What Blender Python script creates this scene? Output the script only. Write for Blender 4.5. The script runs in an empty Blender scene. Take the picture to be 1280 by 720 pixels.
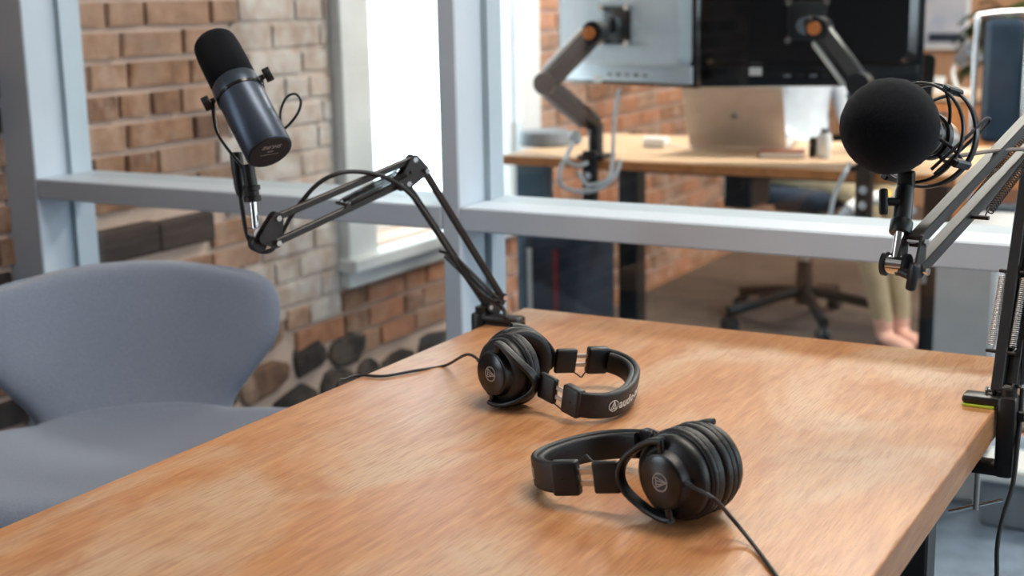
import bpy, bmesh, math, random
from mathutils import Vector, Matrix, Quaternion
random.seed(7)
scene = bpy.context.scene
COL = scene.collection
V = Vector
PI = math.pi

# ------------------------------------------------------------------ camera
F_PX, CAM_H = 1745.0, 1.27
YAW, PITCH, ROLL = math.radians(29.45), math.radians(11.95), math.radians(-1.1)
FWD = V((-math.sin(YAW)*math.cos(PITCH), math.cos(YAW)*math.cos(PITCH), -math.sin(PITCH)))
_r = V((math.cos(YAW), math.sin(YAW), 0)); _u = _r.cross(FWD)
RIGHT = _r*math.cos(ROLL) + _u*math.sin(ROLL)
UP = -_r*math.sin(ROLL) + _u*math.cos(ROLL)
CAM = V((0, 0, CAM_H))
cd = bpy.data.cameras.new('camera'); cam = bpy.data.objects.new('camera', cd); COL.objects.link(cam)
M = Matrix.Identity(4)
for i in range(3):
    M[i][0], M[i][1], M[i][2], M[i][3] = RIGHT[i], UP[i], -FWD[i], CAM[i]
cam.matrix_world = M
cd.sensor_width = 36; cd.lens = F_PX/1280*36; cd.clip_start = 0.05
cd.dof.use_dof = True; cd.dof.focus_distance = 1.66; cd.dof.aperture_fstop = 4.6
scene.camera = cam

# ------------------------------------------------------------------ world, lights, exposure
world = bpy.data.worlds.new('world'); scene.world = world; world.use_nodes = True
bg = world.node_tree.nodes['Background']
bg.inputs[0].default_value = (0.76, 0.89, 1.0, 1); bg.inputs[1].default_value = 5.5

def portal(name, loc, target, sx, sy):
    l = bpy.data.lights.new(name, 'AREA'); l.shape = 'RECTANGLE'; l.size = sx; l.size_y = sy
    l.cycles.is_portal = True
    o = bpy.data.objects.new(name, l); COL.objects.link(o)
    o.location = loc; o.rotation_euler = (V(target)-V(loc)).to_track_quat('-Z', 'Y').to_euler()
    return o
portal('daylight_portal', (-2.70, 3.98, 1.40), (0, 3.98, 1.40), 0.94, 1.80)
portal('daylight_portal', (-2.70, -0.15, 1.60), (0, -0.15, 1.60), 0.9, 1.7)
portal('daylight_portal', (2.85, 1.45, 1.60), (0, 1.45, 1.60), 1.1, 1.7)
portal('daylight_portal', (3.95, 5.4, 1.60), (0, 5.4, 1.60), 4.4, 1.7)

def ceiling_area(name, loc, sx, sy, power, col):
    l = bpy.data.lights.new(name, 'AREA'); l.shape = 'RECTANGLE'; l.size = sx; l.size_y = sy
    l.energy = power; l.color = col
    o = bpy.data.objects.new(name, l); COL.objects.link(o); o.location = loc
    return o
vs = scene.view_settings
vs.view_transform = 'Standard'; vs.look = 'None'; vs.gamma = 1; vs.use_curve_mapping = False
vs.exposure = 0.34

# ------------------------------------------------------------------ node material helpers
def srgb(r, g, b):
    f = lambda c: (c/255/12.92) if c/255 <= 0.04045 else ((c/255+0.055)/1.055)**2.4
    return (f(r), f(g), f(b), 1)

def mat(name, col, rough=0.5, metal=0.0, var=0.0, vscale=20, bump=0.0, bscale=200, col2=None, stretch=None, coat=0.0, sheen=0.0, spec=None, emit=None):
    m = bpy.data.materials.new(name); m.use_nodes = True
    nt = m.node_tree; b = nt.nodes['Principled BSDF']
    b.inputs['Base Color'].default_value = col
    b.inputs['Roughness'].default_value = rough; b.inputs['Metallic'].default_value = metal
    if coat: b.inputs['Coat Weight'].default_value = coat
    if sheen: b.inputs['Sheen Weight'].default_value = sheen
    if spec is not None: b.inputs['Specular IOR Level'].default_value = spec
    if emit: 
        b.inputs['Emission Color'].default_value = col; b.inputs['Emission Strength'].default_value = emit
    tc = nt.nodes.new('ShaderNodeTexCoord'); mp = nt.nodes.new('ShaderNodeMapping')
    nt.links.new(tc.outputs['Object'], mp.inputs[0])
    if stretch: mp.inputs['Scale'].default_value = stretch
    if var or col2:
        n = nt.nodes.new('ShaderNodeTexNoise'); n.inputs['Scale'].default_value = vscale; n.inputs['Detail'].default_value = 5
        nt.links.new(mp.outputs[0], n.inputs['Vector'])
        r = nt.nodes.new('ShaderNodeValToRGB')
        c2 = col2 or tuple(min(1, c*(1+var)) for c in col[:3])+(1,)
        c1 = col if col2 else tuple(c*(1-var) for c in col[:3])+(1,)
        r.color_ramp.elements[0].position = .35; r.color_ramp.elements[1].position = .65
        r.color_ramp.elements[0].color = c1; r.color_ramp.elements[1].color = c2
        nt.links.new(n.outputs['Fac'], r.inputs[0]); nt.links.new(r.outputs[0], b.inputs['Base Color'])
    if bump:
        n2 = nt.nodes.new('ShaderNodeTexNoise'); n2.inputs['Scale'].default_value = bscale; n2.inputs['Detail'].default_value = 4
        nt.links.new(mp.outputs[0], n2.inputs['Vector'])
        bp = nt.nodes.new('ShaderNodeBump'); bp.inputs['Strength'].default_value = bump; bp.inputs['Distance'].default_value = 0.002
        nt.links.new(n2.outputs['Fac'], bp.inputs['Height']); nt.links.new(bp.outputs[0], b.inputs['Normal'])
    return m

MT = {}
MT['black'] = mat('black_plastic', srgb(15, 17, 20), .42, var=.15, vscale=60, bump=.08, bscale=900)
MT['black_satin'] = mat('black_satin_metal', srgb(22, 26, 30), .36, var=.1, bump=.03)
MT['black_gloss'] = mat('black_gloss_plastic', srgb(13, 15, 18), .22, var=.1)
MT['leather'] = mat('black_leatherette', srgb(17, 19, 22), .45, var=.2, vscale=90, bump=.25, bscale=700)
MT['foam'] = mat('black_foam', srgb(13, 16, 21), 1.0, var=.4, vscale=500, bump=.45, bscale=1500, sheen=.06, spec=.15)
MT['arm_metal'] = mat('black_powder_coat', srgb(52, 50, 49), .36, .5, var=.12, vscale=30, bump=.04, bscale=1200)
MT['chrome'] = mat('chrome', (.75, .75, .76, 1), .16, 1.0, var=.05)
MT['steel'] = mat('brushed_steel', (.60, .58, .56, 1), .3, 1.0, var=.08, bump=.05, bscale=300)
MT['rubber'] = mat('black_rubber', srgb(20, 21, 23), .6, var=.1, bump=.1)
MT['print'] = mat('white_print', srgb(215, 212, 205), .6, var=.03)
MT['print_dim'] = mat('grey_print', srgb(168, 160, 155), .6, var=.03)
MT['paint'] = mat('white_frame_paint', srgb(190, 202, 214), .45, var=.03, vscale=6, bump=.06, bscale=60)
MT['trim'] = mat('grey_white_window_paint', srgb(218, 220, 220), .5, var=.04, vscale=8, bump=.05, bscale=40)
MT['mortar'] = mat('old_mortar', srgb(204, 176, 160), .9, var=.14, vscale=5, bump=.6, bscale=60)
MT['charcoal'] = mat('charcoal_wall_paint', srgb(84, 90, 98), .9, var=.05, vscale=3, bump=.2, bscale=40)  # for the unseen wall behind the camera; dark tone chosen to cut front fill
MT['plaster'] = mat('plaster', srgb(214, 205, 196), .9, var=.05, vscale=3, bump=.2, bscale=40)
MT['warmwall'] = mat('warm_tan_plaster', srgb(190, 145, 112), .9, var=.15, vscale=2, bump=.2, bscale=40)
MT['carpet'] = mat('blue_grey_carpet', srgb(118, 132, 148), .95, var=.16, vscale=14, bump=.8, bscale=260)
MT['rug'] = mat('brown_carpet', srgb(94, 80, 70), .95, var=.18, vscale=10, bump=.7, bscale=200)
MT['floor2'] = mat('terracotta_floor', srgb(190, 140, 104), .7, var=.15, vscale=5, bump=.2)
MT['wool'] = mat('blue_grey_wool', srgb(130, 140, 158), .95, var=.10, vscale=420, bump=.5, bscale=420, sheen=.35)
MT['seam'] = mat('wool_seam', srgb(146, 154, 172), .95, var=.1, vscale=60, bump=.3)
MT['dust'] = mat('neoprene_green_pad', srgb(196, 214, 60), .7, var=.08)
MT['alu'] = mat('silver_aluminium', srgb(196, 188, 182), .45, .25, var=.04, bump=.02)
MT['silver'] = mat('pale_blue_silver_plastic', srgb(212, 224, 233), .28, .1, var=.03)  # bright reflection on a dark glossy monitor back, painted as pale colour
MT['orange'] = mat('orange_plastic', srgb(226, 132, 66), .5, var=.05)
MT['white'] = mat('white_plastic', srgb(232, 232, 230), .4, var=.03)
MT['greyp'] = mat('grey_plastic', srgb(120, 126, 134), .5, var=.08)
MT['desk'] = mat('honey_wood', srgb(222, 190, 158), .4, col2=srgb(206, 166, 128), vscale=6, stretch=(2, 18, 18), bump=.08)
MT['deskedge'] = mat('honey_wood_edge', srgb(196, 128, 76), .5, var=.15, vscale=30)
MT['bluepanel'] = mat('slate_blue_laminate', srgb(86, 116, 136), .45, var=.1, vscale=4)
MT['navy'] = mat('navy_cloth', srgb(34, 46, 62), .85, var=.25, vscale=14, bump=.3)
MT['red'] = mat('red_strap', srgb(120, 34, 46), .8, var=.1)
MT['khaki'] = mat('khaki_cotton', srgb(164, 148, 120), .9, var=.12, vscale=14, bump=.3)
MT['shirt'] = mat('pale_grey_shirt', srgb(206, 210, 216), .9, var=.08, vscale=12, bump=.3)
MT['skin'] = mat('skin', srgb(214, 164, 146), .55, var=.05)
MT['hair'] = mat('brown_hair', srgb(64, 44, 34), .7, var=.3, vscale=60, bump=.4)
MT['cabinet'] = mat('pale_grey_steel', srgb(190, 190, 192), .5, var=.04, bump=.1, bscale=300)
MT['book'] = mat('brown_leather', srgb(120, 66, 44), .6, var=.15, bump=.2)
MT['leaf'] = mat('green_leaf', srgb(70, 92, 44), .5, var=.35, vscale=12)
MT['charred'] = mat('charred_timber', srgb(58, 46, 42), .8, var=.35, vscale=8, stretch=(1, 1, 6), bump=.6, bscale=40)
MT['yellow'] = mat('yellow_tape', srgb(240, 190, 50), .5, var=.05)
MT['glossblue'] = mat('blue_black_leather', srgb(34, 48, 62), .2, var=.1)
MT['cable'] = mat('cable_rubber', srgb(28, 30, 33), .5, var=.1, bump=.1)
MT['cable_brown'] = mat('cable_taupe', srgb(120, 104, 92), .5, var=.1)
MT['cable_grey'] = mat('cable_pale', srgb(196, 198, 202), .5, var=.05)
MT['mic_body'] = mat('mic_satin_grey', srgb(66, 76, 90), .36, .6, var=.05, bump=.03, bscale=900)
MT['mic_plate'] = mat('mic_end_plate', srgb(34, 28, 27), .55, var=.1)
MT['mic_silver'] = mat('mic_nickel', (.62, .60, .56, 1), .28, 1.0, var=.05)

BR = []
for k, (a, b_) in enumerate([((164,122,94),(134,96,72)), ((148,106,80),(114,82,62)), ((178,140,116),(152,116,94)),
                            ((186,132,100),(160,106,78)), ((206,198,192),(188,170,158)), ((58,52,49),(36,33,32)), ((126,92,72),(94,70,58))]):
    BR.append(mat('brick_%s' % 'tan umber rose orange limewash sooty brown'.split()[k], srgb(*a), .9, col2=srgb(*b_), vscale=22, bump=.7, bscale=70))
# the brick material varies in world metres, so use object-independent coordinates
for m in BR:
    nt = m.node_tree; g = nt.nodes.new('ShaderNodeNewGeometry')
    mp = [n for n in nt.nodes if n.type == 'MAPPING'][0]
    nt.links.new(g.outputs['Position'], mp.inputs[0])
    # old mortar and lime smeared over the faces
    b = nt.nodes['Principled BSDF']; src = b.inputs['Base Color'].links[0].from_socket
    n = nt.nodes.new('ShaderNodeTexNoise'); n.inputs['Scale'].default_value = 9; n.inputs['Detail'].default_value = 9; n.inputs['Roughness'].default_value = .65
    r = nt.nodes.new('ShaderNodeValToRGB'); r.color_ramp.elements[0].position = .48; r.color_ramp.elements[1].position = .66
    r.color_ramp.elements[0].color = (0, 0, 0, 1); k = .25 if 'sooty' in m.name else .6; r.color_ramp.elements[1].color = (k, k, k, 1)
    x = nt.nodes.new('ShaderNodeMix'); x.data_type = 'RGBA'; x.inputs[7].default_value = srgb(200, 170, 150)
    n3 = nt.nodes.new('ShaderNodeTexNoise'); n3.inputs['Scale'].default_value = 4.5; n3.inputs['Detail'].default_value = 6
    r3 = nt.nodes.new('ShaderNodeValToRGB'); r3.color_ramp.elements[0].position = .52; r3.color_ramp.elements[1].position = .72
    r3.color_ramp.elements[0].color = (1, 1, 1, 1); r3.color_ramp.elements[1].color = (.5, .47, .46, 1)
    y = nt.nodes.new('ShaderNodeMix'); y.data_type = 'RGBA'; y.blend_type = 'MULTIPLY'; y.inputs[0].default_value = .9
    for q in (n, n3): nt.links.new(g.outputs['Position'], q.inputs['Vector'])
    nt.links.new(n.outputs['Fac'], r.inputs[0]); nt.links.new(r.outputs[0], x.inputs[0]); nt.links.new(src, x.inputs[6])
    nt.links.new(n3.outputs['Fac'], r3.inputs[0]); nt.links.new(x.outputs[2], y.inputs[6]); nt.links.new(r3.outputs[0], y.inputs[7]); nt.links.new(y.outputs[2], b.inputs['Base Color'])

def wood_mat():
    m = bpy.data.materials.new('oak_tabletop'); m.use_nodes = True
    nt = m.node_tree; b = nt.nodes['Principled BSDF']; N = nt.nodes.new; L = nt.links.new
    tc = N('ShaderNodeTexCoord')
    def noise(scale, st, det=6, dist=0.0):
        mp = N('ShaderNodeMapping'); mp.inputs['Scale'].default_value = st; L(tc.outputs['Object'], mp.inputs[0])
        n = N('ShaderNodeTexNoise'); n.inputs['Scale'].default_value = scale; n.inputs['Detail'].default_value = det
        n.inputs['Distortion'].default_value = dist; L(mp.outputs[0], n.inputs['Vector']); return n.outputs['Fac']
    def ramp(fac, p0, c0, p1, c1):
        r = N('ShaderNodeValToRGB'); e = r.color_ramp.elements
        e[0].position, e[0].color, e[1].position, e[1].color = p0, c0, p1, c1
        L(fac, r.inputs[0]); return r.outputs[0]
    def mix(fac, a, c, mode='MIX'):
        x = N('ShaderNodeMix'); x.data_type = 'RGBA'; x.blend_type = mode
        if isinstance(fac, float): x.inputs[0].default_value = fac
        else: L(fac, x.inputs[0])
        for s, v in ((6, a), (7, c)):
            if isinstance(v, tuple): x.inputs[s].default_value = v
            else: L(v, x.inputs[s])
        return x.outputs[2]
    grain = noise(9, (9, .9, 9), 8, .6)
    fine = noise(120, (5, .20, 5), 5, .3)
    streak = noise(20, (6, .22, 6), 8, .8)
    blotch = noise(2.6, (1.5, 1, 1), 6, 1.0)
    patch = noise(8, (1.3, .8, 1), 4, .8)
    base = ramp(grain, .3, srgb(174, 117, 73), .72, srgb(202, 148, 101))
    base = mix(ramp(blotch, .46, (0, 0, 0, 1), .62, (.9, .9, .9, 1)), base, srgb(196, 165, 134))  # pale patches: worn wood, and tabletop sheen painted into the colour
    base = mix(ramp(patch, .58, (0, 0, 0, 1), .70, (.6, .6, .6, 1)), base, srgb(166, 101, 60))
    base = mix(ramp(streak, .54, (0, 0, 0, 1), .68, (.32, .32, .32, 1)), base, srgb(150, 92, 60))
    base = mix(ramp(fine, .50, (0, 0, 0, 1), .62, (.42, .42, .42, 1)), base, srgb(132, 84, 58))
    L(base, b.inputs['Base Color'])
    rr = ramp(blotch, .3, (.28, .28, .28, 1), .7, (.42, .42, .42, 1)); L(rr, b.inputs['Roughness'])
    bp = N('ShaderNodeBump'); bp.inputs['Strength'].default_value = .3; bp.inputs['Distance'].default_value = .0012
    L(fine, bp.inputs['Height']); L(bp.outputs[0], b.inputs['Normal'])
    return m
MT['oak'] = wood_mat()

def glass_mat():
    m = bpy.data.materials.new('clear_window_glass'); m.use_nodes = True
    nt = m.node_tree; nt.nodes.remove(nt.nodes['Principled BSDF']); out = nt.nodes['Material Output']
    t = nt.nodes.new('ShaderNodeBsdfTransparent'); t.inputs[0].default_value = (.95, .975, .97, 1)
    g = nt.nodes.new('ShaderNodeBsdfGlossy'); g.inputs['Roughness'].default_value = .02
    lw = nt.nodes.new('ShaderNodeLayerWeight'); lw.inputs[0].default_value = .5
    pw = nt.nodes.new('ShaderNodeMath'); pw.operation = 'POWER'; pw.inputs[1].default_value = 5; nt.links.new(lw.outputs['Facing'], pw.inputs[0])
    f = nt.nodes.new('ShaderNodeMath'); f.operation = 'MULTIPLY_ADD'; f.inputs[1].default_value = .8; f.inputs[2].default_value = .035; nt.links.new(pw.outputs[0], f.inputs[0])
    x = nt.nodes.new('ShaderNodeMixShader')
    nt.links.new(f.outputs[0], x.inputs[0]); nt.links.new(t.outputs[0], x.inputs[1]); nt.links.new(g.outputs[0], x.inputs[2])
    nt.links.new(x.outputs[0], out.inputs[0])
    return m
MT['glass'] = glass_mat()

# ------------------------------------------------------------------ geometry helpers
def link(name, me, m, parent=None, smooth=False):
    o = bpy.data.objects.new(name, me); COL.objects.link(o)
    if m is not None and not me.materials: me.materials.append(m)
    if smooth:
        for p in me.polygons: p.use_smooth = True
    if parent is not None: o.parent = parent
    return o

def fin(name, bm, m, parent=None, smooth=False, angle=None):
    bmesh.ops.recalc_face_normals(bm, faces=bm.faces)
    me = bpy.data.meshes.new(name); bm.to_mesh(me); bm.free()
    if angle is not None:
        me.polygons.foreach_set('use_smooth', [True]*len(me.polygons))
        me.set_sharp_from_angle(angle=math.radians(angle))
        smooth = False
    return link(name, me, MT[m] if isinstance(m, str) else m, parent, smooth)

def tag(o, label, cat, group=None):
    o['label'] = label; o['category'] = cat
    if group: o['group'] = group
    return o

def empty(name, loc, label=None, cat=None, group=None):
    o = bpy.data.objects.new(name, None); COL.objects.link(o); o.location = loc; o.empty_display_size = .05
    if label: tag(o, label, cat, group)
    return o

def struct(o):
    o['kind'] = 'structure'; return o

def frame(z, xhint=None):
    """rotation whose Z axis is z"""
    z = V(z).normalized()
    if xhint is None: xhint = V((0, 0, 1)) if abs(z.z) < .9 else V((1, 0, 0))
    x = (V(xhint) - z*V(xhint).dot(z)).normalized(); y = z.cross(x)
    R = Matrix.Identity(4)
    for i in range(3): R[i][0], R[i][1], R[i][2] = x[i], y[i], z[i]
    return R

def add_box(bm, c, s, R=None, bev=0.0, seg=1):
    g = bmesh.ops.create_cube(bm, size=1.0); vs_ = g['verts']
    T = Matrix.Translation(V(c)) @ (R or Matrix.Identity(4)) @ Matrix.Diagonal((s[0], s[1], s[2], 1))
    bmesh.ops.transform(bm, matrix=T, verts=vs_)
    if bev:
        es = list({e for v in vs_ for e in v.link_edges})
        bmesh.ops.bevel(bm, geom=es, offset=bev, segments=seg, profile=.5, affect='EDGES')

def add_bar(bm, a, b, w, h, xhint=None, bev=0.0):
    a, b = V(a), V(b); d = b-a
    add_box(bm, (a+b)/2, (w, h, d.length), frame(d, xhint), bev)

def add_cyl(bm, a, b, r, r2=None, n=20, cap=True):
    a, b = V(a), V(b); d = b-a
    T = Matrix.Translation((a+b)/2) @ frame(d)
    bmesh.ops.create_cone(bm, cap_ends=cap, segments=n, radius1=r, radius2=r if r2 is None else r2, depth=d.length, matrix=T)

def add_lathe(bm, prof, T=None, n=40, mod=None):
    """prof: list of (radius, z). Revolves about z. mod(i_ring, theta) -> radius factor"""
    T = T or Matrix.Identity(4); rings = []
    for k, (r, z) in enumerate(prof):
        if r < 1e-6: rings.append([bm.verts.new(T @ V((0, 0, z)))]); continue
        ring = []
        for j in range(n):
            t = 2*PI*j/n; rr = r*(mod(k, t) if mod else 1)
            ring.append(bm.verts.new(T @ V((rr*math.cos(t), rr*math.sin(t), z))))
        rings.append(ring)
    for a, b in zip(rings, rings[1:]):
        for j in range(n):
            k = (j+1) % n
            if len(a) == 1 and len(b) == 1: continue
            if len(a) == 1: bm.faces.new((a[0], b[j], b[k]))
            elif len(b) == 1: bm.faces.new((a[j], a[k], b[0]))
            else: bm.faces.new((a[j], a[k], b[k], b[j]))

def catmull(pts, per=8, closed=False):
    P = [V(p) for p in pts]; out = []; n = len(P)
    rng = range(n) if closed else range(n-1)
    for i in rng:
        if closed: p0, p1, p2, p3 = P[i-1], P[i], P[(i+1) % n], P[(i+2) % n]
        else: p0, p1, p2, p3 = P[max(i-1, 0)], P[i], P[i+1], P[min(i+2, n-1)]
        for k in range(per):
            t = k/per
            out.append(.5*((2*p1)+(p2-p0)*t+(2*p0-5*p1+4*p2-p3)*t*t+(3*p1-p0-3*p2+p3)*t**3))
    if not closed: out.append(P[-1])
    return out

def add_sweep(bm, path, prof, up=None, closed=False, cap=True):
    """sweep closed 2-D profile [(n,b)] along path; b axis follows `up` if given"""
    n = len(path); rings = []; prev = None
    for i, p in enumerate(path):
        if closed: t = (path[(i+1) % n]-path[i-1]).normalized()
        else: t = (path[min(i+1, n-1)]-path[max(i-1, 0)]).normalized()
        if up is not None:
            b = (V(up)-t*V(up).dot(t)).normalized()
        else:
            if prev is None:
                h = V((0, 0, 1)) if abs(t.z) < .9 else V((1, 0, 0)); b = (h-t*h.dot(t)).normalized()
            else: b = (prev-t*prev.dot(t)).normalized()
            prev = b
        nn = b.cross(t)
        rings.append([bm.verts.new(p+nn*x+b*y) for x, y in prof])
    m = len(prof)
    pairs = list(zip(rings, rings[1:])) + ([(rings[-1], rings[0])] if closed else [])
    for a, b in pairs:
        for j in range(m): bm.faces.new((a[j], a[(j+1) % m], b[(j+1) % m], b[j]))
    if cap and not closed: bm.faces.new(rings[0]); bm.faces.new(rings[-1])

def circ(r, n=10): return [(r*math.cos(2*PI*k/n), r*math.sin(2*PI*k/n)) for k in range(n)]
def rrect(w, h, r, seg=3):
    out = []
    for cx, cy, a0 in ((w/2-r, h/2-r, 0), (-w/2+r, h/2-r, 90), (-w/2+r, -h/2+r, 180), (w/2-r, -h/2+r, 270)):
        for k in range(seg+1):
            a = math.radians(a0+90*k/seg); out.append((cx+r*math.cos(a), cy+r*math.sin(a)))
    return out

def add_tube(bm, pts, r, per=8, n=10, smooth=True):
    add_sweep(bm, catmull(pts, per) if smooth else [V(p) for p in pts], circ(r, n))

def tube(name, pts, r, m, parent=None, per=8, n=10, smooth=True):
    bm = bmesh.new(); add_tube(bm, pts, r, per, n, smooth); return fin(name, bm, m, parent, True)
def box(name, c, s, m, parent=None, bev=0.0, R=None, seg=1):
    bm = bmesh.new(); add_box(bm, c, s, R, bev, seg); return fin(name, bm, m, parent)
def cyl(name, a, b, r, m, parent=None, r2=None, n=24):
    bm = bmesh.new(); add_cyl(bm, a, b, r, r2, n); return fin(name, bm, m, parent, angle=40)
def lathe(name, prof, m, parent=None, T=None, n=40, mod=None, angle=40):
    bm = bmesh.new(); add_lathe(bm, prof, T, n, mod); return fin(name, bm, m, parent, angle=angle)

def add_prism(bm, poly, T, depth):
    """poly 2-D (x,y) extruded along local z by depth, placed by T"""
    a = [bm.verts.new(T @ V((x, y, 0))) for x, y in poly]; b = [bm.verts.new(T @ V((x, y, depth))) for x, y in poly]
    bm.faces.new(a[::-1]); bm.faces.new(b); n = len(poly)
    for j in range(n): bm.faces.new((a[j], a[(j+1) % n], b[(j+1) % n], b[j]))

def text_bm(body, size, depth=.0003, shear=0.0, space=1.0):
    cu = bpy.data.curves.new('txt', 'FONT'); cu.body = body; cu.size = size; cu.extrude = depth/2
    cu.align_x = 'LEFT'; cu.shear = shear; cu.space_character = space; cu.resolution_u = 3
    try: cu.offset = size*.012
    except Exception: pass
    o = bpy.data.objects.new('txt', cu); COL.objects.link(o)
    dg = bpy.context.evaluated_depsgraph_get(); dg.update()
    me = bpy.data.meshes.new_from_object(o.evaluated_get(dg))
    bm = bmesh.new(); bm.from_mesh(me)
    bpy.data.meshes.remove(me); bpy.data.objects.remove(o); bpy.data.curves.remove(cu)
    return bm

def ray(px, py): return FWD + (px-640)/F_PX*RIGHT + (360-py)/F_PX*UP
def atz(px, py, z): return CAM + ray(px, py)*z          # a point at depth z
def on(px, py, axis, val):                              # a point on an axis plane
    d = ray(px, py); return CAM + d*((val-CAM[axis])/d[axis])
def proj(P):
    d = V(P)-CAM; z = d.dot(FWD)
    return 640+F_PX*d.dot(RIGHT)/z, 360-F_PX*d.dot(UP)/z, z

# ================================================================== THE SETTING
FZ, CZ = -0.05, 2.75          # floor and ceiling level (table top is z = .74)
WX = -2.495                   # face of the left brick wall
PY = 2.142                    # front of the glazed partition
WIN1 = (3.515, 4.45, 0.50, 2.30)    # y0,y1,z0,z1 of the window beyond the partition
WIN2 = (-0.6, 0.3, 0.75, 2.45)     # window of the near room, left wall

bm = bmesh.new(); add_box(bm, (0.6, 0.75, FZ-.05), (6.6, 6.9, .1)); fl = struct(fin('floor', bm, 'carpet'))
bm = bmesh.new(); add_box(bm, (0.6, 6.45, FZ-.05), (6.6, 4.5, .1)); fl2 = struct(fin('floor', bm, 'floor2'))
bm = bmesh.new(); add_box(bm, (0.6, 3.1, CZ+.05), (6.8, 11.6, .1)); struct(fin('ceiling', bm, 'plaster'))
bm = bmesh.new(); add_box(bm, (0.6, 8.6, (CZ+FZ)/2), (6.8, .2, CZ-FZ)); struct(fin('wall_back', bm, 'warmwall'))
bm = bmesh.new(); add_box(bm, (0.6, -2.6, (CZ+FZ)/2), (6.8, .2, CZ-FZ)); struct(fin('wall_front', bm, 'charcoal'))

def wall_with_hole(name, x0, x1, y0, y1, holes, m):
    bm = bmesh.new(); y = y0
    for (a, b, c, d) in holes:
        add_box(bm, ((x0+x1)/2, (y+a)/2, (CZ+FZ)/2), (x1-x0, a-y, CZ-FZ))
        add_box(bm, ((x0+x1)/2, (a+b)/2, (FZ+c)/2), (x1-x0, b-a, c-FZ))
        add_box(bm, ((x0+x1)/2, (a+b)/2, (d+CZ)/2), (x1-x0, b-a, CZ-d)); y = b
    add_box(bm, ((x0+x1)/2, (y+y1)/2, (CZ+FZ)/2), (x1-x0, y1-y, CZ-FZ))
    return struct(fin(name, bm, m))
wall_left = wall_with_hole('wall_left', WX-.30, WX-.012, -2.5, 8.5, [WIN2, WIN1], 'mortar')
wall_with_hole('wall_right', 2.75, 2.95, -2.5, PY, [(0.9, 2.0, .75, 2.45)], 'plaster')  # unseen opening added so daylight falls in from the right
wall_with_hole('wall_right', 3.85, 4.05, PY, 8.5, [(3.2, 7.6, .75, 2.45)], 'plaster')  # unseen opening added to light the office from its right side
bm = bmesh.new(); add_box(bm, (3.4, PY+.08, (CZ+FZ)/2), (1.3, .16, CZ-FZ)); struct(fin('wall_right', bm, 'plaster'))

# ---- bricks and stones of the left wall: the 300 that show largest are parts, the rest one joined part
def unit_brick(seed):
    rnd = random.Random(seed); bm = bmesh.new(); j = lambda a: rnd.uniform(-a, a)
    back = [bm.verts.new((0, sy*.5, sz*.5)) for sy, sz in ((-1, -1), (1, -1), (1, 1), (-1, 1))]
    mid = [bm.verts.new((.86+j(.06), sy*(.5+j(.012)), sz*(.5+j(.03)))) for sy, sz in ((-1, -1), (1, -1), (1, 1), (-1, 1))]
    fr = [bm.verts.new((1+j(.12), sy*(.482+j(.012)), sz*(.455+j(.03)))) for sy, sz in ((-1, -1), (1, -1), (1, 1), (-1, 1))]
    for a, b in ((back, mid), (mid, fr)):
        for k in range(4): bm.faces.new((a[k], a[(k+1) % 4], b[(k+1) % 4], b[k]))
    bm.faces.new(fr); bmesh.ops.recalc_face_normals(bm, faces=bm.faces)
    return bm
def unit_stone(seed):
    rnd = random.Random(seed); bm = bmesh.new(); n = 11
    ang = [2*PI*k/n+rnd.uniform(-.16, .16) for k in range(n)]
    def pt(a, f):
        c, s = math.cos(a), math.sin(a); q = (abs(c)**4.5+abs(s)**4.5)**(-1/4.5)
        return .5*f*q*c, .5*f*q*s
    rad = [rnd.uniform(.80, 1.04) for _ in range(n)]
    rings = []
    for x, f in ((0, 1), (.6, 1), (.95, .88), (1.03, .6)):
        rings.append([bm.verts.new((x*rnd.uniform(.92, 1.08), *pt(a, f*r))) for a, r in zip(ang, rad)])
    for a, b in zip(rings, rings[1:]):
        for k in range(n): bm.faces.new((a[k], a[(k+1) % n], b[(k+1) % n], b[k]))
    bm.faces.new(rings[-1]); bmesh.ops.recalc_face_normals(bm, faces=bm.faces)
    return bm
BRICK_ME = {}
def piece_mesh(kind, var, mi):
    key = (kind, var, mi)
    if key not in BRICK_ME:
        bm = unit_brick(var*31+5) if kind == 'brick' else unit_stone(var*17+3)
        me = bpy.data.meshes.new(kind); bm.to_mesh(me); bm.free(); me.materials.append(BR[mi])
        if kind == 'stone': me.polygons.foreach_set('use_smooth', [True]*len(me.polygons))
        BRICK_ME[key] = me
    return BRICK_ME[key]

def stone_top(y):
    if y < 2.45 or y > 4.45: return -9
    tab = [(2.45, .25), (2.75, .36), (3.05, .36), (3.25, .26), (3.4, .20), (3.7, .18), (4.0, .16), (4.45, .10)]
    for (a, za), (b, zb) in zip(tab, tab[1:]):
        if a <= y <= b: return za+(zb-za)*(y-a)/(b-a)
pieces = []
rs = random.Random(21); zz = FZ
while zz < .38:
    hh_ = rs.uniform(.085, .13); yy = 2.45+rs.uniform(0, .1)
    while yy < 4.40:
        ln = rs.uniform(.11, .27)
        if zz+hh_*.35 < (stone_top(yy+ln/2) or -9):
            pieces.append((yy+ln/2, zz+hh_/2+rs.uniform(-.012, .012), ln-.016, hh_-rs.uniform(.008, .022), rs.uniform(.018, .028), 'stone', rs.randrange(6), rs.choice([5, 5, 5, 5, 6]), rs.uniform(-.12, .12)))
        yy += ln
    zz += hh_
rb = random.Random(11)
COURSE = .0735
BEAM = (2.35, 2.80, .640, .728)
def in_hole(y0, y1, z0, z1):
    for (a, b, c, d), pad in ((WIN1, .155), (WIN2, .0)):
        if y1 > a-pad and y0 < b+pad and z1 > c-.12 and z0 < d+pad: return True
    return False
z = FZ; row = 0
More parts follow.
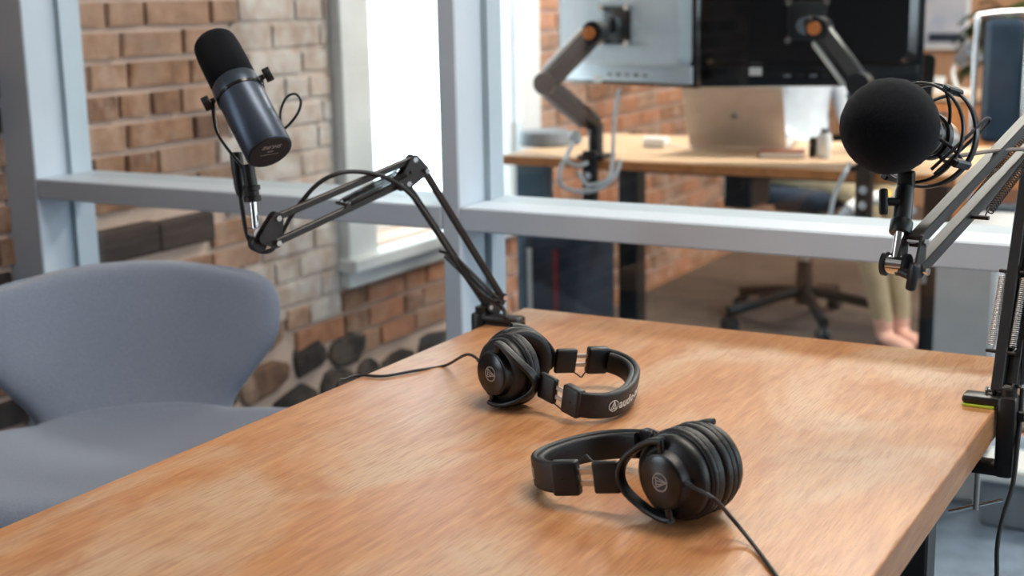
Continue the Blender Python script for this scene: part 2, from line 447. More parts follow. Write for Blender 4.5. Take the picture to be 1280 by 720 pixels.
while z < CZ-.02:
    y = -2.5 + rb.uniform(0, .2)
    while y < 8.45:
        stone = False
        ln = rb.choice([.11, .13, .2, .22, .22, .24])
        in_stone = z+.03 < stone_top(y+ln/2)
        h = COURSE
        y1 = min(y+ln, 8.49)
        # clip to window trims
        for (a, b, c, d), pad in ((WIN1, .152), (WIN2, .0)):
            if z+h > c-.115 and z < d+pad and y < a-pad < y1: y1 = a-pad
            if z+h > c-.115 and z < d+pad and y < b+pad < y1 and y >= a-pad: y = b+pad; y1 = y+ln
        skip = in_hole(y+.003, y1-.003, z+.02, z+h-.012)
        if y1-y > .03 and not skip and not in_stone and not (y1 > BEAM[0] and y < BEAM[1] and z+h > BEAM[2]+.012 and z < BEAM[3]-.012):
            yc = (y+y1)/2; zc = z+h/2
            if stone: mi = 5
            elif 2.92 < yc < 3.4 and zc > .36: mi = 4
            elif zc < .45 and 2.7 < yc < 3.3 and rb.random() < .35: mi = 4
            elif zc > 1.12 and yc < 3 and rb.random() < .75: mi = 2
            elif yc > 4.4 or (zc < .45 and yc > 3.2): mi = rb.choice([3, 3, 2, 0, 1, 3])
            elif yc < 2.25: mi = rb.choice([5, 5, 6, 1])
            elif zc < .35: mi = rb.choice([1, 6, 3, 2, 0])
            else: mi = rb.choice([0, 0, 1, 1, 2, 6] if rb.random() < .9 else [5, 2])
            g = rb.uniform(.006, .010)
            pieces.append((yc, zc, (y1-y)-2*g, h-rb.uniform(.014, .020), rb.uniform(.0135, .0170), 'stone' if stone else 'brick', rb.randrange(5), mi, rb.uniform(-.012, .012)))
        y = y1
    z += COURSE; row += 1
def shown(p):
    yc, zc, ly, lz = p[:4]
    a = proj((WX, yc-ly/2, zc+lz/2)); b = proj((WX, yc+ly/2, zc-lz/2))
    if a[2] < .2 or b[0] < -20 or a[0] > 1300 or b[1] < -20 or a[1] > 560: return 0
    if a[0] > 960 or (a[1] > 190 and a[0] > 560 and b[1] < 265): return 0
    return abs(b[0]-a[0])*abs(b[1]-a[1])
nb = {'brick': 0, 'stone': 0}; rest = []
for s_, p in sorted(((shown(p), p) for p in pieces), key=lambda t: -t[0]):
    yc, zc, ly, lz, dp, kind, var, mi, rot = p
    if s_ > 0 and nb[kind] < 300:
        o = bpy.data.objects.new(kind, piece_mesh(kind, var, mi)); COL.objects.link(o)
        o.parent = wall_left; o.location = (WX-.013, yc, zc); o.scale = (dp, ly, lz); o.rotation_euler.x = rot; nb[kind] += 1
    else: rest.append(p)
bm = bmesh.new()
cache = {}
for yc, zc, ly, lz, dp, kind, var, mi, rot in rest:
    key = (kind, var)
    if key not in cache: cache[key] = unit_brick(var*31+5) if kind == 'brick' else unit_stone(var*17+3)
    src = cache[key]; T = Matrix.Translation((WX-.013, yc, zc)) @ Matrix.Rotation(rot, 4, 'X') @ Matrix.Diagonal((dp, ly, lz, 1))
    mp = {v: bm.verts.new(T @ v.co) for v in src.verts}
    for f in src.faces: bm.faces.new([mp[v] for v in f.verts]).material_index = mi
me = bpy.data.meshes.new('brickwork'); bm.to_mesh(me); bm.free()
for m in BR: me.materials.append(m)
o = link('brickwork', me, None, wall_left); o['kind'] = 'stuff'
# the dark timber let into the brickwork, two lengths butted together
box('timber', (WX+.004, 2.470, .686), (.045, .225, .080), 'charred', wall_left, .006)
box('timber', (WX+.000, 2.690, .682), (.045, .208, .076), 'charred', wall_left, .006)

# worn lime skim between the whitened bricks beside the window
rk = random.Random(4)
edge = [(2.95+rk.uniform(-.05, .05), .36+.0835*k*.5) for k in range(56)]
poly = [(3.362, .36), (3.362, 2.66)]+edge[::-1]
bm = bmesh.new()
fa_ = [bm.verts.new((WX-.0125, y, z)) for y, z in poly]; fb_ = [bm.verts.new((WX-.0035, y, z)) for y, z in poly]
bm.faces.new(fb_); bm.faces.new(fa_[::-1])
for j in range(len(poly)): bm.faces.new((fa_[j], fa_[(j+1) % len(poly)], fb_[(j+1) % len(poly)], fb_[j]))
fin('lime_skim', bm, BR[4], wall_left)

# ---- window_1 in the brick wall: casing, sill, apron, sash, panes
w1 = struct(empty('window_1', (WX, 3.98, .5)))
def wpart(name, c, s, m='trim', bev=.004):
    return box(name, V(c)-w1.location, s, m, w1, bev)
y0, y1, z0, z1 = WIN1
wpart('casing', (WX+.012, y0-.075, (z0+z1)/2+.02), (.05, .15, z1-z0+.1))
wpart('casing', (WX+.012, y1+.075, (z0+z1)/2+.02), (.05, .15, z1-z0+.1))
wpart('casing', (WX+.014, (y0+y1)/2, z1+.10), (.055, y1-y0+.30, .16))
wpart('sill', (WX-.03, (y0+y1)/2, z0-.028), (.20, y1-y0+.33, .04))
wpart('apron', (WX+.012, (y0+y1)/2, z0-.073), (.045, y1-y0+.30, .055))
wpart('jamb', (WX-.14, y0+.012, (z0+z1)/2), (.28, .024, z1-z0))
wpart('jamb', (WX-.14, y1-.012, (z0+z1)/2), (.28, .024, z1-z0))
wpart('sash', (WX-.17, y0+.045, (z0+z1)/2), (.04, .045, z1-z0-.02))
wpart('sash', (WX-.17, y1-.045, (z0+z1)/2), (.04, .045, z1-z0-.02))
wpart('sash', (WX-.17, (y0+y1)/2, z0+.015), (.04, y1-y0-.1, .06))
wpart('sash', (WX-.17, (y0+y1)/2, 1.55), (.05, y1-y0-.1, .05))
wpart('sash', (WX-.17, (y0+y1)/2, z1-.03), (.04, y1-y0-.1, .05))
wpart('pane', (WX-.17, (y0+y1)/2, (z0+1.55)/2+.01), (.005, y1-y0-.12, 1.55-z0-.06), 'glass', 0)
wpart('pane', (WX-.17, (y0+y1)/2, (z1+1.55)/2), (.005, y1-y0-.12, z1-1.55-.06), 'glass', 0)

# ---- glazed partition: posts, rails, panes
part = struct(empty('wall_partition', (0, PY, FZ)))
DEP = .168; GY = PY+.088
def pp(name, x0, x1, z0, z1, m='paint', ya=PY, yb=PY+DEP, bev=.003):
    return box(name, V(((x0+x1)/2, (ya+yb)/2, (z0+z1)/2))-part.location, (x1-x0, yb-ya, z1-z0), m, part, bev)
posts = [(-2.507, -2.402), (-1.354, -1.316), (-.10, -.062), (1.30, 1.338), (2.71, 2.75)]
for a, b in posts: pp('post', a, b, FZ, CZ)
for (a, b), (c, d) in zip(posts, posts[1:]):
    pp('rail', b, c,   .846, .890); pp('rail', b, c, FZ, FZ+.09); pp('rail', b, c, 2.30, 2.35)
    for za, zb in ((FZ+.09, .846), (.890, 2.30), (2.35, CZ)):
        pp('glass_pane', b, c, za, zb, 'glass', GY, GY+.006, 0)
        # slim glazing beads against the pane
        for q in (b, c-.012): pp('glazing_bead', q, q+.012, za, zb, 'paint', GY+.006, GY+.018, 0)

# ---- unseen ceiling lamps, added to brighten both rooms
def added_ceiling_lamp(loc, sx, sy, power, col, label):
    t = empty('ceiling_lamp', loc, label, 'ceiling lamp', 'flat ceiling lamps')
    box('housing', (0, 0, -.02), (sx+.06, sy+.06, .04), 'white', t, .005)
    em = bpy.data.materials.get('lamp_diffuser') or mat('lamp_diffuser', (1, .97, .93, 1), .5, emit=2.0)
    box('diffuser', (0, 0, -.043), (sx, sy, .006), em, t, .001)
    a = ceiling_area('lamp_light', (0, 0, -.05), sx, sy, power, col); a.parent = t
ADDED_LAMPS = [((-.3, 1.75, CZ), 1.4, .5, 24, (1, .90, .78), 'flat white ceiling lamp above the oak table'),
         ((-.9, 4.6, CZ), 1.6, .5, 75, (1, .93, .84), 'flat white ceiling lamp above the office desk'),
         ((.4, 7.0, CZ), 1.6, .5, 70, (1, .93, .84), 'flat white ceiling lamp at the far end of the office')]
for a in ADDED_LAMPS: added_ceiling_lamp(*a)

# ---- carpet in the office, stopping short of the brick wall
bm = bmesh.new(); add_box(bm, (.69, 6.35, FZ+.006), (6.30, 4.25, .012))
rug = fin('office_carpet', bm, 'rug'); tag(rug, 'brown office carpet on the floor around the seated person', 'carpet')

# ================================================================== OAK TABLE
TZ = .74; TX0, TX1, TY0, TY1 = -1.132, -.3045, -.15, 2.047
table = empty('table', ((TX0+TX1)/2, (TY0+TY1)/2, FZ), 'long oak table with black steel legs holding two headphones', 'table')
tl = table.location
bm = bmesh.new(); add_box(bm, V(((TX0+TX1)/2, (TY0+TY1)/2, TZ-.021))-tl, (TX1-TX0, TY1-TY0, .042), None, .0025, 2)
fin('tabletop', bm, 'oak', table)
LEGY = on(1139, 706, 0, TX1-.085).y
for x in (TX0+.10, TX1-.085):
    for y in (TY0+.10, LEGY):
        bm = bmesh.new(); add_box(bm, V((x, y, (FZ+TZ-.042)/2))-tl, (.05, .05, TZ-.042-FZ), None, .003); fin('leg', bm, 'arm_metal', table)
for y in (TY0+.10, LEGY):
    box('cross_bar', V(((TX0+TX1)/2, y, TZ-.062))-tl, (TX1-TX0-.235, .04, .04), 'arm_metal', table, .003)

# ================================================================== HEADPHONES
def hp_matrix(p, flip):
    x, y, yaw, tilt, zc, roll = p
    yd = V((math.cos(yaw)*math.cos(tilt), math.sin(yaw)*math.cos(tilt), -math.sin(tilt)))
    side = V((math.sin(yaw), -math.cos(yaw), 0)); up = side.cross(yd)
    xd = (side*math.cos(roll)+up*math.sin(roll))*(-1 if flip else 1)
    zd = xd.cross(yd)
    m = Matrix.Identity(4)
    for i in range(3): m[i][0], m[i][1], m[i][2], m[i][3] = xd[i], yd[i], zd[i], (x, y, TZ+zc)[i]
    return m

def emblem_bm(bm, T, r, inset=0):
    """ring with a slanted letter-like triangle inside"""
    n = 32; d = .0004; w = r*.12
    ro = [(r*math.cos(2*PI*k/n), r*math.sin(2*PI*k/n)) for k in range(n)]
    ri = [((r-w)*math.cos(2*PI*k/n), (r-w)*math.sin(2*PI*k/n)) for k in range(n)]
    for k in range(n):
        add_prism(bm, [ro[k], ro[(k+1) % n], ri[(k+1) % n], ri[k]], T, d)
    def stroke(a, b, w):
        a, b = V(a), V(b); t = (b-a).normalized(); q = V((-t.y, t.x))*w/2
        add_prism(bm, [tuple(a+q), tuple(a-q), tuple(b-q), tuple(b+q)], T, d*1.1)
    top = (0, r*.86); l = (-r*.55, -r*.55); rr_ = (r*.55, -r*.55)
    stroke(l, top, w*.9); stroke(top, rr_, w*.9); stroke(l, rr_, w*.9)
    stroke((0, r*.8), (-r*.12, -r*.5), w*.8); stroke((r*.18, r*.3), (r*.22, -r*.5), w*.7)

def make_headphones(label, pose, flip, b, crown, yc, psi, cable_pts, lettering=True):
    root = empty('headphones', (0, 0, 0), label, 'headphones', 'closed back headphones on the oak table')
    root.matrix_world = hp_matrix(pose, flip)
    y_end = yc+.014
    # ---- headband path, from the left cup's side (+x) over the crown to the right
    path = []
    N = 44
    for k in range(N+1):
        a = PI*k/N
        ex = 2/2.35
        cx, sy = math.cos(a), math.sin(a)
        path.append(V((b*math.copysign(abs(cx)**ex, cx), y_end+(crown-y_end)*abs(sy)**ex, 0)))
    # even spacing
    L = [0]
    for p, q in zip(path, path[1:]): L.append(L[-1]+(q-p).length)
    def at_s(s):
        for k in range(len(path)-1):
            if L[k+1] >= s: 
                t = (s-L[k])/(L[k+1]-L[k]); return path[k].lerp(path[k+1], t), (path[k+1]-path[k]).normalized()
        return path[-1], (path[-1]-path[-2]).normalized()
    ev = [at_s(L[-1]*k/56)[0] for k in range(57)]
    bm = bmesh.new(); add_sweep(bm, ev, rrect(.0075, .034, .0034, 4), up=(0, 0, 1))
    band = fin('headband', bm, 'leather', root, angle=50)
    inn = []
    for i in range(3, 54):
        t = (ev[i+1]-ev[i-1]).normalized(); nrm = V((-t.y, t.x, 0))       # points inward
        inn.append(ev[i]+nrm*.0066)
    bm = bmesh.new(); add_sweep(bm, inn, rrect(.009, .029, .0042, 4), up=(0, 0, 1))
    fin('headband_pad', bm, 'leather', band, angle=60)
    # welt stitched along both edges of the outer band
    for sz in (-1, 1):
        bm = bmesh.new(); add_sweep(bm, [p+V((0, 0, sz*.0162)) for p in ev], circ(.0011, 6)); fin('welt', bm, 'black', band, True)
    if lettering:
        s0 = L[-1]*.175
        def place(bm_):
            for v in bm_.verts:
                p, t = at_s(s0+v.co.x); n = V((t.y, -t.x, 0))
                if n.dot(p-V((0, y_end, 0))) < 0: n = -n
                v.co = p+n*(.0041+v.co.z)+V((0, 0, v.co.y))
        bm_ = bmesh.new(); emblem_bm(bm_, Matrix.Translation((.0065, 0, 0)), .0076); place(bm_); fin('emblem', bm_, 'print', band)
        bm_ = text_bm('audio-technica', .0172, .0003, 0, 1.02)
        for v in bm_.verts: v.co.x += .0158; v.co.y -= .0054
        bmesh.ops.subdivide_edges(bm_, edges=[e for e in bm_.edges if e.calc_length() > .003], cuts=2)
        place(bm_); fin('lettering', bm_, 'print', band)
    # ---- each side
    for s in (1, -1):
        # direction of the stem: from the fork crotch to the end of the band
        foot = V((s*.0470, .060, 0)); head = V((s*(b+.000), y_end+.004, 0))
        d = (head-foot).normalized(); Ld = (head-foot).length
        nx = V((0, 0, 1)).cross(d)
        R = frame(d, nx)
        bm = bmesh.new(); add_box(bm, head-d*.012, (.0135, .0375, .030), R, .0032, 3)
        cap = fin('end_cap', bm, 'black', root, angle=40)
        bm = bmesh.new(); add_cyl(bm, head-d*.010+nx*s*-.0064*(-1 if s*nx.x > 0 else 1), head-d*.010+nx*s*.0072*(1 if nx.x*s*s > 0 else -1), .0014, n=12)
        fin('rivet', bm, 'black_gloss', cap)
        for q in (-1, 1):
            bm = bmesh.new(); add_box(bm, head-d*.034+V((0, 0, q*.0062)), (.0022, .0062, .032), R, .0006); fin('slider_rod', bm, 'steel', root)
        # yoke: stem block and C fork lying in the cup's plane
        yoke_c = V((s*.0308, 0, 0)); n = V((s*math.cos(psi), -math.sin(psi), 0))*1
        st_end = foot+d*max(.012, Ld-.058)
        bm = bmesh.new()
        a0, b0 = foot-d*.004, head-d*.043
        add_box(bm, (a0+b0)/2, (.0085, .0345, (b0-a0).length), R, .0028, 3)
        yk = fin('yoke', bm, 'black', root, angle=40)
        # fork
        e = V((-n.y*s, n.x*s, 0))            # in-plane direction of the cup pointing roughly to the crown
        if e.y < 0: e = -e
        fc = yoke_c+n*.0092
        fork = []
        RF = .0410
        for k in range(25):
            t = math.radians(-93+186*k/24)
            base = fc+e*(RF*math.cos(t)*1.10)+V((0, 0, RF*math.sin(t)))
            w = max(0, math.cos(t))**5
            fork.append(base.lerp(V((foot.x, foot.y, base.z)), w*.75))
        bm = bmesh.new(); add_sweep(bm, fork, rrect(.0064, .0125, .0026, 3), up=n)
        fin('fork', bm, 'black', yk, angle=50)
        for q in (-1, 1):
            bm = bmesh.new(); pz = V((0, 0, q)); p0 = fc+pz*(RF-.008)
            add_cyl(bm, p0-pz*.004, p0+pz*.0085, .0042, n=16); fin('pivot', bm, 'black_gloss', yk, angle=40)
        # cup housing (lathe about the cup's outward axis n)
        T = Matrix.Translation(yoke_c) @ frame(n, V((0, 0, 1)))
        H = [(0, .0160), (.0262, .0160), (.0282, .0152), (.0292, .0125), (.0298, .0095), (.0315, .0065), (.0380, .0042), (.0424, .0012), (.0443, -.0037), (.0447, -.0083), (.0435, -.0106), (0, -.0106)]
        cup = lathe('ear_cup', H, 'black', root, T, 56)
        lathe('face_disc', [(0, .0172), (.0252, .0172), (.0264, .0166), (.0264, .0155), (0, .0155)], 'black_gloss', cup, T, 48)
        bm_ = bmesh.new(); em_up = frame(n, e) if flip else frame(n, e)
        ang = math.radians(95 if flip else -85)
        emblem_bm(bm_, Matrix.Translation(yoke_c+n*.0172) @ frame(n, V((0, 0, -1 if flip else 1)).cross(n)*-1) @ Matrix.Rotation(math.radians(90), 4, 'Z'), .0098)
        fin('emblem', bm_, 'print_dim', cup)
        lathe('trim_ring', [(0.0430, -0.0085), (0.0462, -0.0088), (0.0470, -0.0101), (0.0462, -0.0116), (0.0430, -0.0116)], 'black_satin', cup, T, 56)
        # ear pad: stitched leatherette, folded with ribs, inner hole
        rp = random.Random(3+s)
        ph = [rp.uniform(0, 6.28) for _ in range(4)]
        P = [(0.0430, -0.0109), (0.0462, -0.0123), (0.0478, -0.0147), (0.0479, -0.0170), (0.0465, -0.0191), (0.0472, -0.0212), (0.0478, -0.0241), (0.0472, -0.0272), (0.0445, -0.0296), (0.0401, -0.0305), (0.0349, -0.0294), (0.0296, -0.0262), (0.0272, -0.0216), (0.0272, -0.0147), (0.0000, -0.0143)]
        def rib(k, t, ph=ph):
            a = {1: .004, 2: .011, 3: .012, 4: .006, 5: .006, 6: .009, 7: .006}.get(k, 0)
            return 1+a*(math.sin(37*t+ph[0])*.6+math.sin(23*t+ph[1])*.4)*.8
        pad = lathe('ear_pad', P, 'leather', root, T, 112, rib, angle=70)
        lathe('stitching', [(0.0465, -0.0184), (0.0475, -0.0191), (0.0465, -0.0199)], 'black_satin', pad, T, 56)
        # small wire looping from yoke to end cap
        zz = -.0150 if not flip else -.0150
        w0 = b0+V((0, 0, zz)); w1 = head-d*.0262+V((0, 0, zz)); mid = (w0+w1)/2
        inw = nx*(-1 if nx.x*s > 0 else 1)
        tube('signal_wire', [w0-d*.004, w0+d*.003+inw*.003+V((0, 0, -.004)), mid+inw*.006+V((0, 0, -.007)), mid+d*.005+inw*.004+V((0, 0, -.002)), w1+d*.002+inw*.002], .0011, 'cable', root, 6, 8)
    # ---- cable with strain relief at the left cup's rim
    inv = root.matrix_world.inverted()
    pts = [inv @ V(p) for p in cable_pts]
    tube('cable', pts, .0021, 'cable', root, 10, 10)
    d0 = (pts[1]-pts[0]).normalized()
    bm = bmesh.new(); add_cyl(bm, pts[0]-d0*.006, pts[0]+d0*.010, .0042, .0027, 14); fin('strain_relief', bm, 'rubber', root, angle=40)
    return root

PA = (-.8861, 1.5500, .2699, .150, .0495, -.075)
PB = (-.5115, 1.2696, 2.8426, .150, .0488, .010)
mA = hp_matrix(PA, False); mB = hp_matrix(PB, True)
psiA = math.radians(34)
exA = mA @ V((.0308-.040*math.sin(psiA), -.040*math.cos(psiA), 0))
table_cable = [on(x, y, 2, TZ+.0028) for x, y in ((556, 457), (520, 463), (480, 470), (450, 469), (432, 474))]
drop = [V((TX0-.004, on(424, 481, 2, TZ).y-.004, TZ-.004)), V((TX0-.012, on(420, 485, 2, TZ).y-.010, TZ-.10)), V((TX0-.02, on(420, 485, 2, TZ).y-.02, TZ-.45)), V((TX0-.06, on(420, 485, 2, TZ).y-.08, FZ+.004))]
make_headphones('black over-ear headphones farther back, headband pointing right with white lettering', PA, False, .0856, .1720, .0995, psiA,
                [exA, exA.lerp(table_cable[0], .35)+V((0, 0, .012))]+table_cable+drop)
exB = mB @ V((.0308+.0105, -.0290, 0))
make_headphones('black over-ear headphones nearest the camera, headband pointing left', PB, True, .0727, .1915, .1053, 0.0,
                [exB, mB @ V((.0308+.015, -.041, .002)), atz(893, 624, 1.34), on(914, 647, 2, TZ+.022), on(938, 676, 2, TZ+.006), on(972, 722, 2, TZ+.0028), on(1000, 770, 2, TZ+.0028)], True)

# ================================================================== MICROPHONES AND BOOM ARMS
def helix(a, b, r, turns, per=9):
    a, b = V(a), V(b); R = frame(b-a); L = (b-a).length; n = int(turns*per)
    lead = .07
    pts = [a]
    for k in range(n+1):
        t = 2*PI*k/per; pts.append(a + (R @ V((r*math.cos(t), r*math.sin(t), L*(lead+(1-2*lead)*k/n)))))
    pts.append(b); return pts
def spring(name, a, b, r, wire, turns, m, parent):
    bm = bmesh.new(); add_sweep(bm, helix(a, b, r, turns), circ(wire, 5)); return fin(name, bm, m, parent, True)

def boom_arm(label, inward, edge_x, y, low, upp, head_pt, springs, plate_len, body_z0, pad_mat, thick=.0098):
    """low/upp: pairs of (start,end) for the two parallel bars of each section"""
    root = empty('microphone_boom_arm', (edge_x, y, TZ), label, 'boom arm', 'black scissor boom arms clamped to the table')
    o = root.location
    side = (upp[0][1]-upp[0][0]).cross(V((0, 0, 1))).normalized()        # normal of the arm's vertical plane
    s = inward
    # clamp: top plate, pad, back, jaw, screw, handle
    bm = bmesh.new(); add_box(bm, V((s*plate_len/2-s*.012, 0, .0095)), (plate_len+.024, .030, .011), None, .004, 2)
    cl = fin('clamp', bm, 'arm_metal', root, angle=40)
    bm = bmesh.new(); add_box(bm, V((s*plate_len/2, 0, .0020)), (plate_len-.002, .031, .004), None, .001); fin('clamp_pad', bm, pad_mat, cl)
    bm = bmesh.new(); add_box(bm, V((-s*.014, 0, (body_z0+.018)/2)), (.024, .034, .018-body_z0), None, .006, 2); fin('clamp_back', bm, 'arm_metal', cl, angle=40)
    bm = bmesh.new(); add_box(bm, V((s*.010, 0, body_z0+.009)), (.050, .032, .016), None, .005, 2); fin('clamp_jaw', bm, 'arm_metal', cl, angle=40)
    sx = s*.020
    bm = bmesh.new(); add_cyl(bm, V((sx, 0, body_z0-.052)), V((sx, 0, -.050)), .0042, n=16); scw = fin('clamp_screw', bm, 'steel', cl, angle=40)
    bm = bmesh.new(); add_cyl(bm, V((sx, 0, -.050)), V((sx, 0, -.0440)), .011, n=20); fin('clamp_foot', bm, 'arm_metal', cl, angle=40)
    bm = bmesh.new(); q = V((.032, .010, .010)); c0 = V((sx, 0, body_z0-.047)); add_cyl(bm, c0-q, c0+q, .0024, n=12); fin('clamp_handle', bm, 'chrome', scw, angle=40)
    # swivel post above the clamp
    basep = (low[0][0]+low[1][0])/2-o
    pb = V((basep.x, basep.y, .014)); 
    bm = bmesh.new(); add_cyl(bm, V((-s*.013, 0, .012)), V((-s*.013, 0, .026)), .0105, n=24); add_cyl(bm, V((-s*.013, 0, .024)), basep+V((0, 0, -.012)), .0082, n=20)
    fin('swivel_post', bm, 'arm_metal', root, angle=40)
    def plates(name, poly3, half, m='arm_metal', parent=root):
        """two plates either side of the arm plane with the outline poly3"""
        res = []
        for q in (-1, 1):
            bm = bmesh.new()
            a = [bm.verts.new(V(p)-o+side*(q*half-.0014)) for p in poly3]; b = [bm.verts.new(V(p)-o+side*(q*half+.0014)) for p in poly3]
            bm.faces.new(a[::-1]); bm.faces.new(b); n = len(a)
            for j in range(n): bm.faces.new((a[j], a[(j+1) % n], b[(j+1) % n], b[j]))
            res.append(fin(name, bm, m, parent))
        return res
    def hull(ptlist, r):
        c = sum(ptlist, V((0, 0, 0)))/len(ptlist)
        ax = side.cross(V((0, 0, 1))).normalized(); out = []
        pts2 = [((p-c).dot(ax), (p-c).z) for p in ptlist]
        cand = [(x+r*math.cos(t*PI/8), y_+r*math.sin(t*PI/8)) for x, y_ in pts2 for t in range(16)]
        cand = sorted(set(cand))
        def half(ps):
            h = []
            for p in ps:
                while len(h) > 1 and (h[-1][0]-h[-2][0])*(p[1]-h[-2][1])-(h[-1][1]-h[-2][1])*(p[0]-h[-2][0]) <= 0: h.pop()
                h.append(p)
            return h
        hl = half(cand); hu = half(cand[::-1]); h = hl[:-1]+hu[:-1]
        return [c+ax*x+V((0, 0, y_)) for x, y_ in h]
    W = thick/2+.003
    for nm, bars in (('lower_bar', low), ('upper_bar', upp)):
        for a, b in bars:
            bm = bmesh.new(); add_bar(bm, a-o, b-o, thick, thick, side, .0012); fin(nm, bm, 'arm_metal', root)
    bps = plates('base_plate', hull([low[0][0], low[1][0], V((low[0][0]+low[1][0])/2)-V((0, 0, .012))], .007), W)
    eps = plates('elbow_plate', hull([low[0][1], low[1][1], upp[0][1], upp[1][1]], .0075), W)
    hps = plates('head_plate', hull([upp[0][0], upp[1][0], head_pt], .0085), W)
    for p in (low[0][0], low[1][0], low[0][1], low[1][1], upp[0][0], upp[1][0], upp[0][1], upp[1][1]):
        bm = bmesh.new(); add_cyl(bm, p-o-side*(W+.0032), p-o+side*(W+.0032), .0028, n=8)
        add_cyl(bm, p-o-side*(W+.0045), p-o-side*(W+.0018), .0044, n=6); add_cyl(bm, p-o+side*(W+.0018), p-o+side*(W+.0045), .0044, n=6)
        fin('bolt', bm, 'chrome', root, angle=30)
    for a, b, r, m in springs:
        for q in (-1, 1):
            sp = spring('tension_spring', a-o+side*q*.0135, b-o+side*q*.0135, r, .0009, 34, m, root)
        for e in (a, b):
            bm = bmesh.new(); add_cyl(bm, e-o-side*.019, e-o+side*.019, .0026, n=10); fin('spring_pin', bm, 'arm_metal', root, angle=40)
    return root, side

# ---------------- left arm and the cylindrical broadcast microphone
def za(px, py, k):        # k: position along the arm, turned into depth
    return atz(px, py, 1.957+(k-1.5)*.83 if k < 1.6 else 2.04+.6*(k-1.6))
Z0, ZE, ZH = 2.030, 1.785, 1.60
low1 = [(za(609, 383, Z0), za(507, 229, ZE)), (za(627, 371, Z0+.012), za(530, 213, ZE+.012))]
upp1 = [(za(345, 272, ZH), za(515, 199, ZE)), (za(345, 303, ZH), za(497, 232, ZE-.01))]
hd1 = za(326, 297, ZH)
spr1 = [(za(428, 255, 1.70), za(508, 214, 1.79), .0040, 'arm_metal'), (za(558, 316, 1.885), za(619, 376, 1.975), .0044, 'arm_metal')]
arm1, side1 = boom_arm('black boom arm clamped at the far left corner of the oak table', 1, TX0, 1.925, low1, upp1, hd1, spr1, .062, -.070, 'rubber')

capc = za(337, 190, 1.50); tipc = za(264, 47, 1.605)
ax1 = (tipc-capc).normalized(); LEN1 = (tipc-capc).length
mic1 = empty('broadcast_microphone', tuple(hd1), 'long cylindrical black broadcast microphone with foam windscreen on the left arm', 'microphone')
o1 = V(hd1)
lat = (za(341, 113, 1.55)-za(258, 130, 1.55)); lat = (lat-ax1*lat.dot(ax1)).normalized()
T1 = Matrix.Translation(capc-o1) @ frame(ax1, lat)
k1 = LEN1/.200; RB = .0342
body = lathe('body', [(0, .0006), (RB-.003, .0006), (RB-.0026, 0), (RB-.0012, 0), (RB, .0015), (RB, .094*k1), (RB-.0022, .0945*k1), (RB-.0022, .0985*k1), (RB+.0005, .099*k1), (RB+.0005, .116*k1), (RB-.002, .119*k1), (0, .119*k1)], 'mic_body', mic1, T1, 64)
lathe('end_plate', [(0, -.0012), (RB-.0038, -.0012), (RB-.0030, -.0004), (RB-.0030, .001), (0, .001)], 'mic_plate', body, T1, 48)
lathe('retaining_ring', [(RB-.0022, .0945*k1), (RB+.0012, .0945*k1), (RB+.0012, .0985*k1), (RB-.0022, .0985*k1)], 'black_gloss', body, T1, 48)
RFm = .0338
prof = [(0, .117*k1), (RFm-.002, .117*k1), (RFm, .119*k1), (RFm, .150*k1), (RFm*.985, .172*k1), (RFm*.95, .183*k1)]
for t in range(1, 9):
    a = t/8*PI/2; prof.append((RFm*.95-(.012)*(1-math.cos(a)) if t < 8 else RFm*.95-.012, .183*k1+.013*k1*math.sin(a)))
prof += [(RFm*.3, .1985*k1), (0, .199*k1)]
lathe('foam_windscreen', prof, 'foam', mic1, T1, 56, angle=60)
# lettering on the end plate (upside down, as the microphone hangs)
def cap_text(body_, size, yoff, name, m):
    bm_ = text_bm(body_, size, .0003, .25 if size > .005 else 0, 1.0)
    xs = [v.co.x for v in bm_.verts]; w = max(xs)-min(xs)
    # local frame on the plate seen from outside: x to the viewer's left (upside down), y down
    out = -ax1; yv = (V((0, 0, -1))-out*V((0, 0, -1)).dot(out)).normalized(); rv = yv.cross(out)
    tw = math.radians(-6); yv2 = yv*math.cos(tw)+rv*math.sin(tw); rv2 = yv2.cross(out)
    for v in bm_.verts:
        p = v.co.copy(); p.x -= min(xs)+w/2
        v.co = (capc-o1)+out*.0014+rv2*p.x+yv2*(p.y+yoff)+out*p.z
    return fin(name, bm_, m, body)
cap_text('SHURE', .0095, -.0155, 'lettering', 'print_dim')
cap_text('SM7B', .0040, -.0040, 'lettering', 'print_dim')
cap_text('DYNAMIC MICROPHONE', .0024, .0030, 'lettering', 'print_dim')
# yoke: two thumb knobs, bent strap behind the body, hub
kz = .108*k1; kc = capc-o1+ax1*kz
back = ax1.cross(lat)
if back.dot(FWD) < 0: back = -back                      # points away from the camera
hub = za(309, 212, 1.585)-o1
for q in (-1, 1):
    bm = bmesh.new(); add_cyl(bm, kc+lat*q*(RB+.001), kc+lat*q*.0420, .004, n=14)
    kn = fin('yoke_pivot', bm, 'black_satin', mic1, angle=40)
    bm = bmesh.new(); T = Matrix.Translation(kc+lat*q*.0425) @ frame(lat*q)
    add_lathe(bm, [(0, 0), (.0098, 0), (.0105, .0012), (.0105, .0098), (.0098, .011), (0, .011)], T, 26, lambda k, t: 1+.035*math.sin(13*t) if k in (2, 3) else 1)
    fin('knob', bm, 'black', kn, angle=50)
dwn = (hub-kc); dwn = (dwn-lat*dwn.dot(lat)); L_ = dwn.length; dwn.normalize()
strap = [kc-lat*.0385, kc-lat*.0390+dwn*L_*.22, kc-lat*.034+dwn*L_*.45, kc-lat*.016+dwn*L_*.86, kc+dwn*L_*.97, kc+lat*.016+dwn*L_*.86, kc+lat*.034+dwn*L_*.45, kc+lat*.0390+dwn*L_*.22, kc+lat*.0385]
shift = hub-(kc+dwn*L_*.97)
